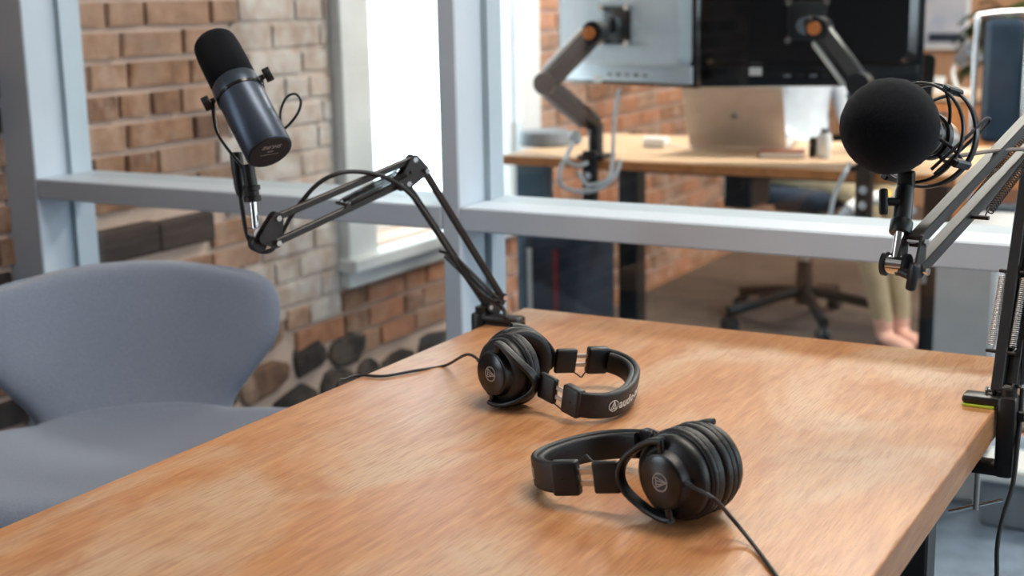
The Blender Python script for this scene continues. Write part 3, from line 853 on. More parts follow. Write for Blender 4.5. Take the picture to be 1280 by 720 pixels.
strap = [p+shift*(min(1, (1-abs(i-4)/4))) for i, p in enumerate(strap)]
bm = bmesh.new(); add_sweep(bm, catmull(strap, 8), rrect(.0035, .0125, .0014, 2), up=back); fin('yoke_strap', bm, 'black_satin', mic1, angle=50)
pa, pb_, pc, pd = za(309, 205, 1.585)-o1, za(314, 232, 1.59)-o1, za(316, 251, 1.595)-o1, V((0, 0, 0))+(za(320, 291, 1.60)-o1)
bm = bmesh.new(); add_cyl(bm, pa, pb_, .0095, n=24); fin('mount_socket', bm, 'black', mic1, angle=40)
bm = bmesh.new(); add_lathe(bm, [(0, 0), (.0128, 0), (.0128, .006), (.0105, .007), (.0105, .014), (.0128, .015), (.0128, .023), (0, .023)], Matrix.Translation(pb_) @ frame(pc-pb_), 28); fin('mount_collar', bm, 'black', mic1, angle=40)
bm = bmesh.new(); add_cyl(bm, pc-(pc-pb_).normalized()*.004, pd, .0056, n=18); fin('mount_rod', bm, 'chrome', mic1, angle=40)
bm = bmesh.new(); pv = side1; add_cyl(bm, pd-pv*.012, pd+pv*.012, .0085, n=20); fin('tilt_joint', bm, 'chrome', mic1, angle=40)
bm = bmesh.new(); kp = za(322, 304, 1.605)-o1; add_lathe(bm, [(0, -.009), (.011, -.009), (.013, -.006), (.013, .006), (.011, .009), (0, .009)], Matrix.Translation(kp) @ frame(pv), 28); fin('tilt_knob', bm, 'black', mic1, angle=50)
# short signal lead looping out of the body
tube('signal_lead', [p-o1 for p in (za(347, 163, 1.535), za(350, 154, 1.53), za(351, 138, 1.53), za(358, 122, 1.53), za(369, 117.5, 1.53), za(376, 126, 1.53), za(373, 140, 1.53), za(363, 154, 1.535), za(353, 163, 1.55), za(346, 168, 1.565))], .0019, 'cable', mic1, 8, 10)
bm = bmesh.new(); add_cyl(bm, za(350, 163, 1.54)-o1-ax1*.004, za(350, 163, 1.54)-o1+ax1*.005, .004, n=14); fin('lead_gland', bm, 'black', mic1, angle=40)
# plug and cable running along the left arm
c1 = empty('microphone_cable', tuple(hd1), 'black microphone cable looping along the left boom arm', 'cable')
bm = bmesh.new(); add_lathe(bm, [(0, 0), (.0088, 0), (.0096, .002), (.0096, .030), (.0088, .034), (.0080, .052), (.0055, .064), (0, .064)], Matrix.Translation(za(295, 191, 1.63)-o1) @ frame(za(303, 262, 1.625)-za(295, 191, 1.63)), 22)
fin('plug', bm, 'black', c1, angle=40)
tube('cord', [p-o1 for p in (za(299, 232, 1.628), za(304, 268, 1.625), za(310, 296, 1.622), za(322, 313, 1.63), za(340, 312, 1.645), za(352, 292, 1.66), za(368, 264, 1.66), za(395, 232, 1.66), za(422, 217, 1.67), za(452, 215, 1.70), za(485, 223, 1.73), za(512, 242, 1.76), za(536, 274, 1.80), za(560, 312, 1.85), za(585, 350, 1.91), za(608, 372, 1.95), za(622, 379, 1.97), za(630, 388, 1.975), za(632.5, 398, 1.965))], .0034, 'cable', c1, 8, 12)

# ---------------- right arm and the round windscreen microphone
def zb(px, py, k):
    return atz(px, py, 1.535+1.096*(k-1.275))
low2 = [(zb(1247, 489, 1.503), zb(1288, 190, 1.53)), (zb(1266, 482, 1.503), zb(1308, 186, 1.53))]
upp2 = [(zb(1143, 302, 1.275), zb(1304, 130, 1.535)), (zb(1145, 338, 1.275), zb(1306, 163, 1.535))]
hd2 = zb(1128, 336, 1.275)
spr2 = [(zb(1216, 271, 1.36), zb(1300, 163, 1.52), .0046, 'arm_metal'), (zb(1251, 440, 1.505), zb(1268, 340, 1.515), .0046, 'steel')]
arm2, side2 = boom_arm('black boom arm clamped to the right edge of the oak table', -1, TX1, 1.795, low2, upp2, hd2, spr2, .042, -.090, 'dust', .0150)
ball = zb(1112, 158, 1.265); ringc = zb(1156, 169, 1.325)
a2 = (ball-ringc).normalized()
mic2 = empty('condenser_microphone', tuple(hd2), 'microphone with ball-shaped black foam windscreen in a shock mount on the right arm', 'microphone')
o2 = V(hd2)
T2 = Matrix.Translation(ball-o2) @ frame(a2, V((0, 0, 1)))
rbx = .0525
prof = [(0, .0550)]
for k in range(1, 27):
    a = PI*k/28; prof.append((rbx*math.sin(a)**.96, .0555*math.cos(a)))
prof += [(.025, -.0560), (0, -.0560)]
bm = bmesh.new(); add_lathe(bm, prof, T2, 64)
rr2 = random.Random(5)
for v in bm.verts: v.co += (v.co-(ball-o2)).normalized()*rr2.uniform(-.00045, .00045)
fin('foam_windscreen', bm, 'foam', mic2, True)
T3 = Matrix.Translation(ringc-o2) @ frame(a2, V((0, 0, 1)))
bd = lathe('body', [(0, -.050), (.018, -.050), (.0215, -.046), (.0225, -.040), (.0225, .040), (0, .040)], 'mic_silver', mic2, T3, 40)
lathe('grip_band', [(.0225, -.004), (.0240, -.003), (.0240, .016), (.0225, .017)], 'black_satin', bd, T3, 40)
lathe('print_band', [(.02415, .004), (.02435, .0046), (.02435, .0056), (.02415, .0062)], 'print_dim', bd, T3, 40)
# outer hoop, inner clamp rings, elastic bands
hoop = [ringc-o2+(T3.to_3x3() @ V((.0585*math.cos(2*PI*k/64), .0585*math.sin(2*PI*k/64), -.006))) for k in range(64)]
bm = bmesh.new(); add_sweep(bm, hoop, rrect(.0036, .011, .0014, 2), up=a2, closed=True); mount = fin('shock_mount_hoop', bm, 'black_satin', mic2, angle=50)
hoop = [ringc-o2+(T3.to_3x3() @ V((.0560*math.cos(2*PI*k/64), .0560*math.sin(2*PI*k/64), .024))) for k in range(64)]
bm = bmesh.new(); add_sweep(bm, hoop, rrect(.0034, .0060, .0012, 2), up=a2, closed=True); fin('front_hoop', bm, 'black_satin', mount, angle=50)
for zz in (-.012, .030):
    lathe('clamp_ring', [(.0236, zz-.005), (.0272, zz-.005), (.0272, zz+.005), (.0236, zz+.005)], 'black', mount, T3, 36)
P3 = lambda r, t, z_: ringc-o2+(T3.to_3x3() @ V((r*math.cos(t), r*math.sin(t), z_)))
for k in range(4):
    t0 = PI/4+k*PI/2+.25
    for dz0, dz1, dt in ((-.006, .030, .42), (.024, -.012, -.42)):
        tube('elastic_band', [P3(.0575, t0, dz0), P3(.042, t0+dt*.5, (dz0+dz1)/2), P3(.0268, t0+dt, dz1)], .0021, 'rubber', mount, 5, 8)
    bm = bmesh.new(); add_box(bm, P3(.0590, t0, .008), (.009, .010, .038), T3.to_3x3().to_4x4() @ Matrix.Rotation(t0, 4, 'Z'), .002); fin('hoop_bridge', bm, 'black', mount)
    bm = bmesh.new(); add_box(bm, P3(.0280, t0+.42, .030), (.008, .010, .012), T3.to_3x3().to_4x4() @ Matrix.Rotation(t0+.42, 4, 'Z'), .002); fin('band_hook', bm, 'black', mount)
# slack elastic hanging out as a long loop
lp = [zb(1164, 212, 1.295), zb(1188, 190, 1.29), zb(1212, 168, 1.29), zb(1229, 151, 1.295), zb(1236, 148, 1.30), zb(1236, 153, 1.305), zb(1222, 168, 1.305), zb(1196, 192, 1.30), zb(1168, 218, 1.295)]
tube('elastic_loop', [p-o2 for p in lp], .0020, 'rubber', mount, 8, 8)
# swivel mount below
s0, s1, s2, s3 = [p-o2 for p in (zb(1134, 224, 1.30), zb(1131, 236, 1.295), zb(1127, 280, 1.285), zb(1125, 292, 1.282))]
bm = bmesh.new(); add_box(bm, (s0+s1)/2+V((0, 0, .004)), (.018, .016, .022), None, .003, 2); fin('swivel_head', bm, 'black', mic2, angle=40)
bm = bmesh.new(); add_lathe(bm, [(0, 0), (.0100, 0), (.0104, .002), (.0104, .038), (.0090, .044), (0, .044)], Matrix.Translation(s2) @ frame(s1-s2), 28); fin('swivel_fork', bm, 'black', mic2, angle=40)
bm = bmesh.new(); add_lathe(bm, [(0, 0), (.0118, 0), (.0124, .0015), (.0124, .014), (.0112, .016), (0, .016)], Matrix.Translation(s3) @ frame(s2-s3), 28); fin('mount_collar', bm, 'black', mic2, angle=40)
bm = bmesh.new(); add_cyl(bm, s3+V((0, 0, .004)), zb(1119, 330, 1.278)-o2, .0058, n=18); fin('mount_rod', bm, 'chrome', mic2, angle=40)
jp = zb(1120, 331, 1.278)-o2
bm = bmesh.new(); add_cyl(bm, jp-side2*.010, jp+side2*.010, .0100, n=22); fin('tilt_joint', bm, 'chrome', mic2, angle=40)
bm = bmesh.new(); add_cyl(bm, jp-side2*.0145, jp-side2*.0105, .0135, n=24); add_cyl(bm, jp+side2*.0105, jp+side2*.0145, .0135, n=24); fin('tilt_washer', bm, 'black', mic2, angle=40)
def wing_knob(name, c, axis, long_dir, parent, s=1.0):
    bm = bmesh.new(); axis = V(axis).normalized(); add_cyl(bm, c-axis*.010*s, c+axis*.004*s, .0052*s, n=16)
    add_box(bm, c+axis*.008*s, (.0105*s, .032*s, .010*s), frame(axis, V(long_dir).cross(axis)), .0035*s, 2)
    return fin(name, bm, 'black', parent, angle=45)
wing_knob('tilt_knob', zb(1134, 343, 1.262)-o2, (zb(1150, 348, 1.25)-zb(1120, 335, 1.275)), V((0, 0, 1)), mic2, 1.0)
wing_knob('swivel_knob', zb(1113, 252, 1.285)-o2, -RIGHT, UP+RIGHT*.25, mic2, .95)
# cables of the right microphone
c2 = empty('microphone_cable', tuple(zb(1200, 194, 1.36)), 'thin taupe microphone cable leaving the round windscreen microphone to the right', 'cable')
oc = c2.location
tube('cord', [p-V(oc) for p in (zb(1168, 193, 1.350), zb(1185, 195, 1.355), zb(1210, 193, 1.37), zb(1245, 188, 1.42), zb(1290, 187, 1.48), zb(1340, 195, 1.53))], .0026, 'cable_brown', c2, 8, 10)
c3 = empty('power_cable', tuple(zb(1270, 525, 1.50)), 'black cable hanging straight down beside the right table clamp', 'cable')
oc = c3.location
tube('cord', [p-V(oc) for p in (zb(1287, 330, 1.50), zb(1281, 430, 1.50), zb(1277, 500, 1.495), zb(1272, 555, 1.49), zb(1266, 605, 1.485), zb(1254, 645, 1.48), zb(1247, 680, 1.475), zb(1246, 725, 1.47), zb(1247, 900, 1.46), zb(1250, 1100, 1.45))], .0030, 'cable', c3, 8, 10)
bm = bmesh.new(); add_box(bm, zb(1277, 520, 1.49)-V(oc), (.010, .010, .014), None, .002); fin('cable_clip', bm, 'black', c3)

# ================================================================== UPHOLSTERED SHELL CHAIR
def lerp_tab(tab, v):
    """smooth interpolation through (v, value...) rows"""
    for i in range(len(tab)-1):
        if v <= tab[i+1][0] or i == len(tab)-2:
            p0, p1, p2, p3 = tab[max(i-1, 0)], tab[i], tab[i+1], tab[min(i+2, len(tab)-1)]
            t = (v-p1[0])/(p2[0]-p1[0]); t = max(0, min(1, t)); out = []
            for k in range(1, len(p1)):
                m1 = (p2[k]-p0[k])/(p2[0]-p0[0])*(p2[0]-p1[0]); m2 = (p3[k]-p1[k])/(p3[0]-p1[0])*(p2[0]-p1[0])
                out.append((2*t**3-3*t*t+1)*p1[k]+(t**3-2*t*t+t)*m1+(-2*t**3+3*t*t)*p2[k]+(t**3-t*t)*m2)
            return out
#          v     y(fwd)  z     half-w  wing-up  wing-forward
SHELL = [(0.00, .440, .575, .240, .010, -.06), (0.06, .420, .592, .330, .020, -.045), (0.16, .315, .590, .400, .050, -.01), (0.28, .150, .580, .405, .085, .0),
         (0.40, -.010, .568, .310, .075, .01), (0.50, -.110, .572, .240, .045, .03), (0.57, -.168, .604, .212, .010, .05), (0.63, -.195, .650, .228, .0, .075),
         (0.70, -.216, .704, .272, .0, .110), (0.78, -.236, .768, .322, .002, .140), (0.85, -.252, .824, .336, .002, .145), (0.91, -.265, .868, .330, .0, .140), (0.955, -.275, .898, .304, -.004, .120), (0.985, -.281, .914, .257, -.010, .09), (1.0, -.284, .920, .205, -.012, .06)]
chair = empty('shell_chair', (-1.769, 1.752, FZ), 'blue grey wool shell armchair drawn up to the left side of the oak table', 'chair')
chair.rotation_euler.z = math.radians(-135.5)
CHS = 0.9
def shell_pt(u, v, off=0.0):
    y, z_, w, up_, fw = lerp_tab(SHELL, v)
    a = abs(u)
    p = V((u*w*.93, y+fw*a**2.2, z_+up_*a**2.2))
    if off:
        e = 1e-3
        du = shell_pt(min(1, u+e), v)-shell_pt(max(-1, u-e), v); dv = shell_pt(u, min(1, v+e))-shell_pt(u, max(0, v-e))
        n = du.cross(dv).normalized(); p = p+n*off
    return p*CHS
def shell_mesh(name, v0, v1, nu, nv, thick):
    bm = bmesh.new(); grid = []
    def ring(i):
        v = v0+(v1-v0)*i/nv; row = []
        f = 1.0
        if v > .93: f = max(.12, math.sqrt(max(0, 1-((v-.93)/.0705)**2)))
        if v < .06: f = max(.12, math.sqrt(max(0, 1-((.06-v)/.0605)**2)))
        for k in range(nu+1):
            u = math.sin((-1+2*k/nu)*PI/2); e = math.sqrt(max(0, 1-abs(u)**6))
            row.append(shell_pt(u*.985, v, (.004+.010*e)*f))
        for k in range(1, nu):
            u = math.sin((1-2*k/nu)*PI/2); e = math.sqrt(max(0, 1-abs(u)**6))
            row.append(shell_pt(u*.985, v, -thick*e*f))
        return row
    rows = [ring(i) for i in range(nv+1)]
    vv = [[bm.verts.new(p) for p in r] for r in rows]; n = len(vv[0])
    for a, b in zip(vv, vv[1:]):
        for j in range(n): bm.faces.new((a[j], a[(j+1) % n], b[(j+1) % n], b[j]))
    for r in (vv[0], vv[-1]):
        for k in range(nu):
            a, b = r[k], r[k+1]; c = r[(2*nu-k-1)] if k+1 < nu else r[k+1]; d = r[(2*nu-k) % (2*nu)] if k > 0 else r[0]
            q = []
            for w in (a, b, c, d):
                if w not in q: q.append(w)
            if len(q) > 2: bm.faces.new(q)
    o = fin(name, bm, 'wool', chair, True)
    md = o.modifiers.new('sub', 'SUBSURF'); md.levels = 1; md.render_levels = 1
    return o
back_ = shell_mesh('backrest', .555, 1.0, 26, 22, .040)
seat_ = shell_mesh('seat', 0.0, .600, 26, 24, .045)
for s in (-1, 1):
    bm = bmesh.new(); add_tube(bm, [shell_pt(s*(.60+.10*math.sin(PI*k/9)), .60+.36*k/9, .0125) for k in range(10)], .0018, 4, 8); fin('seam', bm, 'seam', back_, True)
    bm = bmesh.new(); add_tube(bm, [shell_pt(s*(.52+.06*k/8), .02+.44*k/8, .0135) for k in range(9)], .0018, 4, 8); fin('seam', bm, 'seam', seat_, True)
bm = bmesh.new(); add_tube(bm, [shell_pt(-.93+1.86*k/14, .565, .0150) for k in range(15)], .0045, 4, 8); fin('crease_welt', bm, 'wool', seat_, True)
bm = bmesh.new(); add_cyl(bm, V((0, .02, .06)), V((0, .02, .49)), .026, .032, 24); fin('column', bm, 'steel', chair, angle=40)
for k in range(4):
    a = PI/4+k*PI/2; d = V((math.cos(a), math.sin(a), 0))
    bm = bmesh.new(); add_sweep(bm, catmull([V((0, .02, .095)), V((0, .02, .085))+d*.12, V((0, .02, .03))+d*.30, V((0, .02, .012))+d*.335], 6), rrect(.03, .022, .007, 2), up=(0, 0, 1)); fin('foot', bm, 'steel', chair, angle=40)

# ================================================================== THE OFFICE BEYOND THE GLASS
DZ, DY0, DY1 = .798, 3.60, 4.28
dx0 = on(627, 190, 1, DY0).x; dx1 = on(1195, 222, 1, DY0).x
desk = empty('desk', ((dx0+dx1)/2, (DY0+DY1)/2, FZ), 'honey wood standing desk behind the glass partition', 'desk'); dl = desk.location
bm = bmesh.new(); add_box(bm, V(((dx0+dx1)/2, (DY0+DY1)/2, DZ-.014))-dl, (dx1-dx0, DY1-DY0, .028), None, .003); fin('desktop', bm, 'desk', desk)
box('edge_band', V(((dx0+dx1)/2, DY0-.003, DZ-.015))-dl, (dx1-dx0, .008, .026), 'deskedge', desk, .002)
box('side_panel', V((on(668, 220, 1, 3.75).x, 3.75, (FZ+DZ-.03)/2))-dl, (.10, .06, DZ-.03-FZ), 'bluepanel', desk, .004)
box('cable_tray', V(((dx0+dx1)/2, 4.0, DZ-.06))-dl, (dx1-dx0-.35, .10, .045), 'black', desk, .004)
cbx = on(926, 238, 1, 3.75)
box('control_box', (cbx.x-dl.x, 3.80-dl.y, DZ-.028-.055-dl.z), (.085, .16, .11), 'black', desk, .006)
for xx in (on(790, 330, 1, 4.12).x, on(1153, 390, 1, 3.98).x):
    box('lift_column', V((xx, 4.12, (FZ+DZ-.03)/2))-dl, (.07, .07, DZ-.03-FZ), 'black', desk, .004)
    box('foot', V((xx, 4.02, FZ+.03))-dl, (.07, .50, .036), 'black', desk, .006)

# ---- monitors on spring arms
def monitor(label, centre, normal, w, h, shell_m, sticker):
    t = empty('monitor', tuple(centre), label, 'monitor', 'monitors on the office desk')
    n = V(normal).normalized(); R = frame(n, V((0, 0, 1)).cross(n) * 1)      # local x horizontal, y up, z to the back
    if (R @ V((0, 1, 0))).z < 0: R = frame(n, n.cross(V((0, 0, 1))))
    m4 = R
    def bx(name, c, s, m, par=t, bev=.004, seg=2):
        bm = bmesh.new(); add_box(bm, m4 @ V(c), s, m4, bev, seg); return fin(name, bm, m, par, angle=40)
    cab = bx('cabinet', (0, 0, -.012), (w, h, .024), 'black_gloss')
    bm = bmesh.new()
    a = [V((x, y, .000)) for x, y in rrect(w*.94, h*.80, .03, 5)]; b = [V((x, y, .026)) for x, y in rrect(w*.86, h*.72, .03, 5)]
    va = [bm.verts.new(m4 @ (p+V((0, h*.055, 0)))) for p in a]; vb = [bm.verts.new(m4 @ (p+V((0, h*.055, 0)))) for p in b]
    for j in range(len(va)): bm.faces.new((va[j], va[(j+1) % len(va)], vb[(j+1) % len(vb)], vb[j]))
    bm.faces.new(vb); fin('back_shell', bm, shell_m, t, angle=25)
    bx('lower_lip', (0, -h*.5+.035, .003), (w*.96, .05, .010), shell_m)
    bx('screen', (0, 0, -.0245), (w-.03, h-.03, .002), 'black_gloss', cab, 0.0005, 1)
    bx('sticker', sticker, (.034, .022, .001), 'white', t, .0003, 1)
    for k in range(5): bx('port', (-.05+k*.035, -h*.5+.030, .0085), (.018, .008, .002), 'black' if k % 2 else 'greyp', t, .0005, 1)
    pl = bx('mounting_plate', (0, 0, .031), (.105, .105, .006), 'black_satin')
    for sx in (-1, 1):
        for sy in (-1, 1):
            bm = bmesh.new(); add_cyl(bm, m4 @ V((sx*.05, sy*.05, .026)), m4 @ V((sx*.05, sy*.05, .046)), .0095, n=14); fin('bolt', bm, 'chrome', pl, angle=40)
    return t, m4
c1m = atz(780, 31, 3.98); v1 = (CAM-c1m); v1.z = 0; v1.normalize()
n1 = Matrix.Rotation(math.radians(-44), 3, 'Z') @ v1
monitor('pale silver backed monitor turned sideways, left of the dark monitor', c1m, n1, .545, .34, 'silver', (-.10, -.155, .0085))  # silver here is the reflection painted pale, not the shell's own colour
c2m = atz(1009, 26, 3.80); v2 = (CAM-c2m); v2.z = 0; v2.normalize()
monitor('large dark backed monitor seen squarely from behind in the middle of the office desk', c2m, v2, .62, .355, 'black_gloss', (-.136, -.135, .0085))

def monitor_arm(label, clamp_px, links, head, disc):
    base = on(clamp_px[0], clamp_px[1], 1, DY0-.004)
    t = empty('monitor_mount', (base.x, DY0, DZ), label, 'monitor mount', 'spring monitor arms clamped to the office desk'); o = t.location
    box('clamp', (0, -.016, -.055), (.045, .022, .16), 'black', t, .004)
    box('clamp_top', (0, .025, .006), (.085, .09, .012), 'black', t, .004)
    for zz in (-.045, -.085):
        bm = bmesh.new(); add_cyl(bm, V((0, -.026, zz)), V((0, -.033, zz)), .011, n=18); fin('clamp_bolt', bm, 'chrome', t, angle=40)
    bm = bmesh.new(); add_cyl(bm, V((0, .02, .01)), V((0, .02, .10)), .022, n=20); fin('post', bm, 'black', t, angle=40)
    prev = V((0, .02, .095))
    for i, p in enumerate(links):
        q = V(p)-V(o)
        bm = bmesh.new(); add_bar(bm, prev, q, .056, .040, V((1, .3, 0)), .012); lk = fin('link', bm, 'black', t, angle=40)
        off = (CAM-V(p)).normalized()*.0
        side = (q-prev).cross(V((0, 1, 0))).normalized()
        bm = bmesh.new(); add_bar(bm, prev.lerp(q, .1)+side*.029, prev.lerp(q, .9)+side*.029, .018, .034, side, .006); fin('link_cover', bm, 'white' if i else 'greyp', lk, angle=40)
        bm = bmesh.new(); add_cyl(bm, q-V((0, .027, 0)), q+V((0, .027, 0)), .030, n=24); fin('joint', bm, 'black', t, angle=40)
        prev = q
    d = V(disc)-V(o); bm = bmesh.new(); add_cyl(bm, d-V((0, .036, 0)), d-V((0, .026, 0)), .017, n=22); fin('joint_cap', bm, 'orange', t, angle=40)
    h = V(head)-V(o); bm = bmesh.new(); add_bar(bm, prev, h, .030, .030, V((0, 0, 1)), .008); fin('head', bm, 'black', t, angle=40)
    bm = bmesh.new(); add_cyl(bm, h-V((0, .02, .012)), h+V((0, .03, .0)), .024, n=20); fin('head_joint', bm, 'chrome', t, angle=40)
    return t
h1 = c1m+n1*.075
monitor_arm('dark monitor arm with orange cap folded in front of the silver monitor', (740, 196), [atz(684, 104, 3.84), atz(745, 40, 3.78)], h1, atz(742, 41, 3.78))
h2 = c2m+v2*.075
monitor_arm('dark monitor arm with orange cap behind the round microphone windscreen', (1083, 214), [atz(1075, 105, 3.58), atz(1024, 36, 3.62)], h2, atz(1022, 35, 3.62))

# ---- laptop
bl = on(864, 182, 2, DZ+.012); br = on(986, 184, 2, DZ+.012)
lap = empty('laptop', tuple((bl+br)/2-V((0, 0, .012))), 'silver laptop seen from behind, its lid open on the office desk', 'laptop'); lo = V(lap.location)
ex = (br-bl).normalized(); wlap = (br-bl).length
best = None
for k in range(200):
    p = atz(842, 108, 3.8+.005*k); dd = abs((p-bl).length-.22)
    if best is None or dd < best[0]: best = (dd, p)
upv = best[1]-bl; upv = (upv-ex*upv.dot(ex)*.6); hl = .22; upv = upv.normalized()
nrm = ex.cross(upv).normalized()
if nrm.dot(CAM-bl) < 0: nrm = -nrm
Rl = frame(nrm, ex); 
bm = bmesh.new(); add_box(bm, (bl+br)/2+upv*hl/2-lo, (wlap, hl, .006), Rl, .0025, 2); lid = fin('lid', bm, 'alu', lap, angle=40)
away = V((nrm.x, nrm.y, 0)).normalized()*-1
bm = bmesh.new(); add_box(bm, (bl+br)/2+away*.112-lo-V((0, 0, .004)), (wlap, .215, .014), frame(V((0, 0, 1)), ex), .004, 2); fin('base', bm, 'alu', lap, angle=40)
apple = []
for k in range(28):
    a = 2*PI*k/28; r = .011*(1-.16*max(0, math.cos(a-PI/2))**6+.06*abs(math.sin(2*a))-.10*max(0, math.cos(a+PI/2))**8-.20*max(0, math.cos(a-.15))**10)
    apple.append((r*math.cos(a)*.95, r*math.sin(a)))
bm = bmesh.new(); Tl = Matrix.Translation((bl+br)/2+upv*hl*.52+nrm*.0032-lo) @ frame(nrm, ex)
add_prism(bm, apple, Tl, .0006); add_prism(bm, [(.001, .0125), (.006, .0150), (.0065, .0200), (.002, .0175)], Tl, .0006); fin('emblem', bm, 'greyp', lid)

# ---- things standing on the office desk
p = on(681, 181, 2, DZ)
o = lathe('speaker_puck', [(0, 0), (.078, 0), (.084, .006), (.084, .036), (.080, .044), (.070, .047), (0, .047)], 'greyp', None, None, 40); o.location = p; tag(o, 'flat round dark grey speaker puck at the left end of the office desk', 'speaker')
t = empty('charger', tuple(on(820, 184, 2, DZ)), 'small white power adapter lying left of the silver laptop', 'charger')
box('adapter', (0, 0, .016), (.075, .05, .030), 'white', t, .008, None, 3); tube('cord', [(.035, 0, .012), (.07, -.01, .006), (.11, .01, .004), (.16, 0, .004)], .0025, 'white', t)
t = empty('notebook', tuple(on(978, 196, 2, DZ)), 'closed brown notebook lying in front of the silver laptop', 'book')
t.rotation_euler.z = math.radians(14)
box('cover', (0, 0, .002), (.125, .09, .003), 'book', t, .001); box('pages', (0, 0, .009), (.120, .086, .012), 'white', t, .001); box('cover', (0, 0, .0165), (.125, .09, .003), 'book', t, .001); box('spine', (-.0625, 0, .009), (.003, .09, .017), 'book', t, .001)
t = empty('water_bottle', tuple(on(1030, 197, 2, DZ)), 'small white bottle with dark cap standing near the front of the office desk', 'bottle')
lathe('body', [(0, 0), (.018, 0), (.020, .003), (.020, .060), (.015, .068), (0, .068)], 'white', t); lathe('cap', [(.010, .068), (.011, .068), (.011, .082), (0, .082)], 'greyp', t, None, 20)
t = empty('card_reader', tuple(on(1016, 196, 2, DZ)), 'small black card reader standing left of the white bottle', 'device')
box('case', (0, 0, .028), (.018, .03, .055), 'black', t, .004); box('slot', (0, -.0155, .035), (.010, .002, .003), 'greyp', t)
t = empty('cable_bundle', tuple(on(735, 205, 1, DY0-.05)), 'pale cables looping below the left monitor arm clamp', 'cable'); o = V(t.location)
tube('cord', [p-o for p in (atz(716, 178, 3.930), atz(708, 196, 3.870), atz(700, 215, 3.850), atz(703, 232, 3.850), atz(722, 239, 3.850), atz(748, 236, 3.840), atz(768, 220, 3.840), atz(775, 200, 3.860))], .0065, 'cable_grey', t)
tube('cord', [p-o for p in (atz(712, 186, 3.910), atz(708, 200, 3.850), atz(722, 207, 3.830), atz(735, 203, 3.830))], .006, 'cable_grey', t)
tube('cord', [p-o for p in (atz(722, 214, 3.840), atz(733, 230, 3.830), atz(752, 228, 3.830), atz(764, 214, 3.840), atz(768, 150, 3.910), atz(774, 112, 3.950))], .0055, 'cable_grey', t)
bm = bmesh.new(); add_lathe(bm, [(0, -.018), (.016, -.015), (.022, 0), (.016, .015), (0, .018)], Matrix.Translation(atz(719, 172, 3.970)-o) @ frame(V((1, .3, .3))), 20); fin('ferrite', bm, 'cable_grey', t, angle=60)
t = empty('usb_cable', tuple(on(1058, 208, 1, DY0-.02)), 'pale cord hanging off the front of the office desk left of the round microphone', 'cable'); o = V(t.location)
tube('cord', [p-o for p in (on(1062, 204, 2, DZ+.006), atz(1058, 212, 3.550), atz(1048, 232, 3.550), atz(1040, 255, 3.560), atz(1034, 300, 3.590))], .006, 'cable_grey', t)

# ---- suitcase under the desk
sc_ = on(738, 330, 1, 3.95)
t = empty('suitcase', (sc_.x-.03, 3.86, FZ), 'navy soft suitcase with red strap standing under the office desk', 'suitcase')
box('shell', (0, 0, .32), (.20, .30, .56), 'navy', t, .04, None, 3)
for xx in (-.06, .03): box('strap', (xx, -.152, .32), (.016, .006, .46), 'red' if xx > 0 else 'cable_grey', t, .002)
box('pocket', (0, -.152, .20), (.16, .018, .24), 'navy', t, .02, None, 2)
tube('handle', [(-.06, 0, .59), (-.05, 0, .62), (.05, 0, .62), (.06, 0, .59)], .009, 'black', t)
for sx in (-.075, .075):
    for sy in (-.11, .11):
        bm = bmesh.new(); add_cyl(bm, V((sx-.012, sy, .018)), V((sx+.012, sy, .018)), .018, n=16); fin('wheel', bm, 'rubber', t, angle=40)

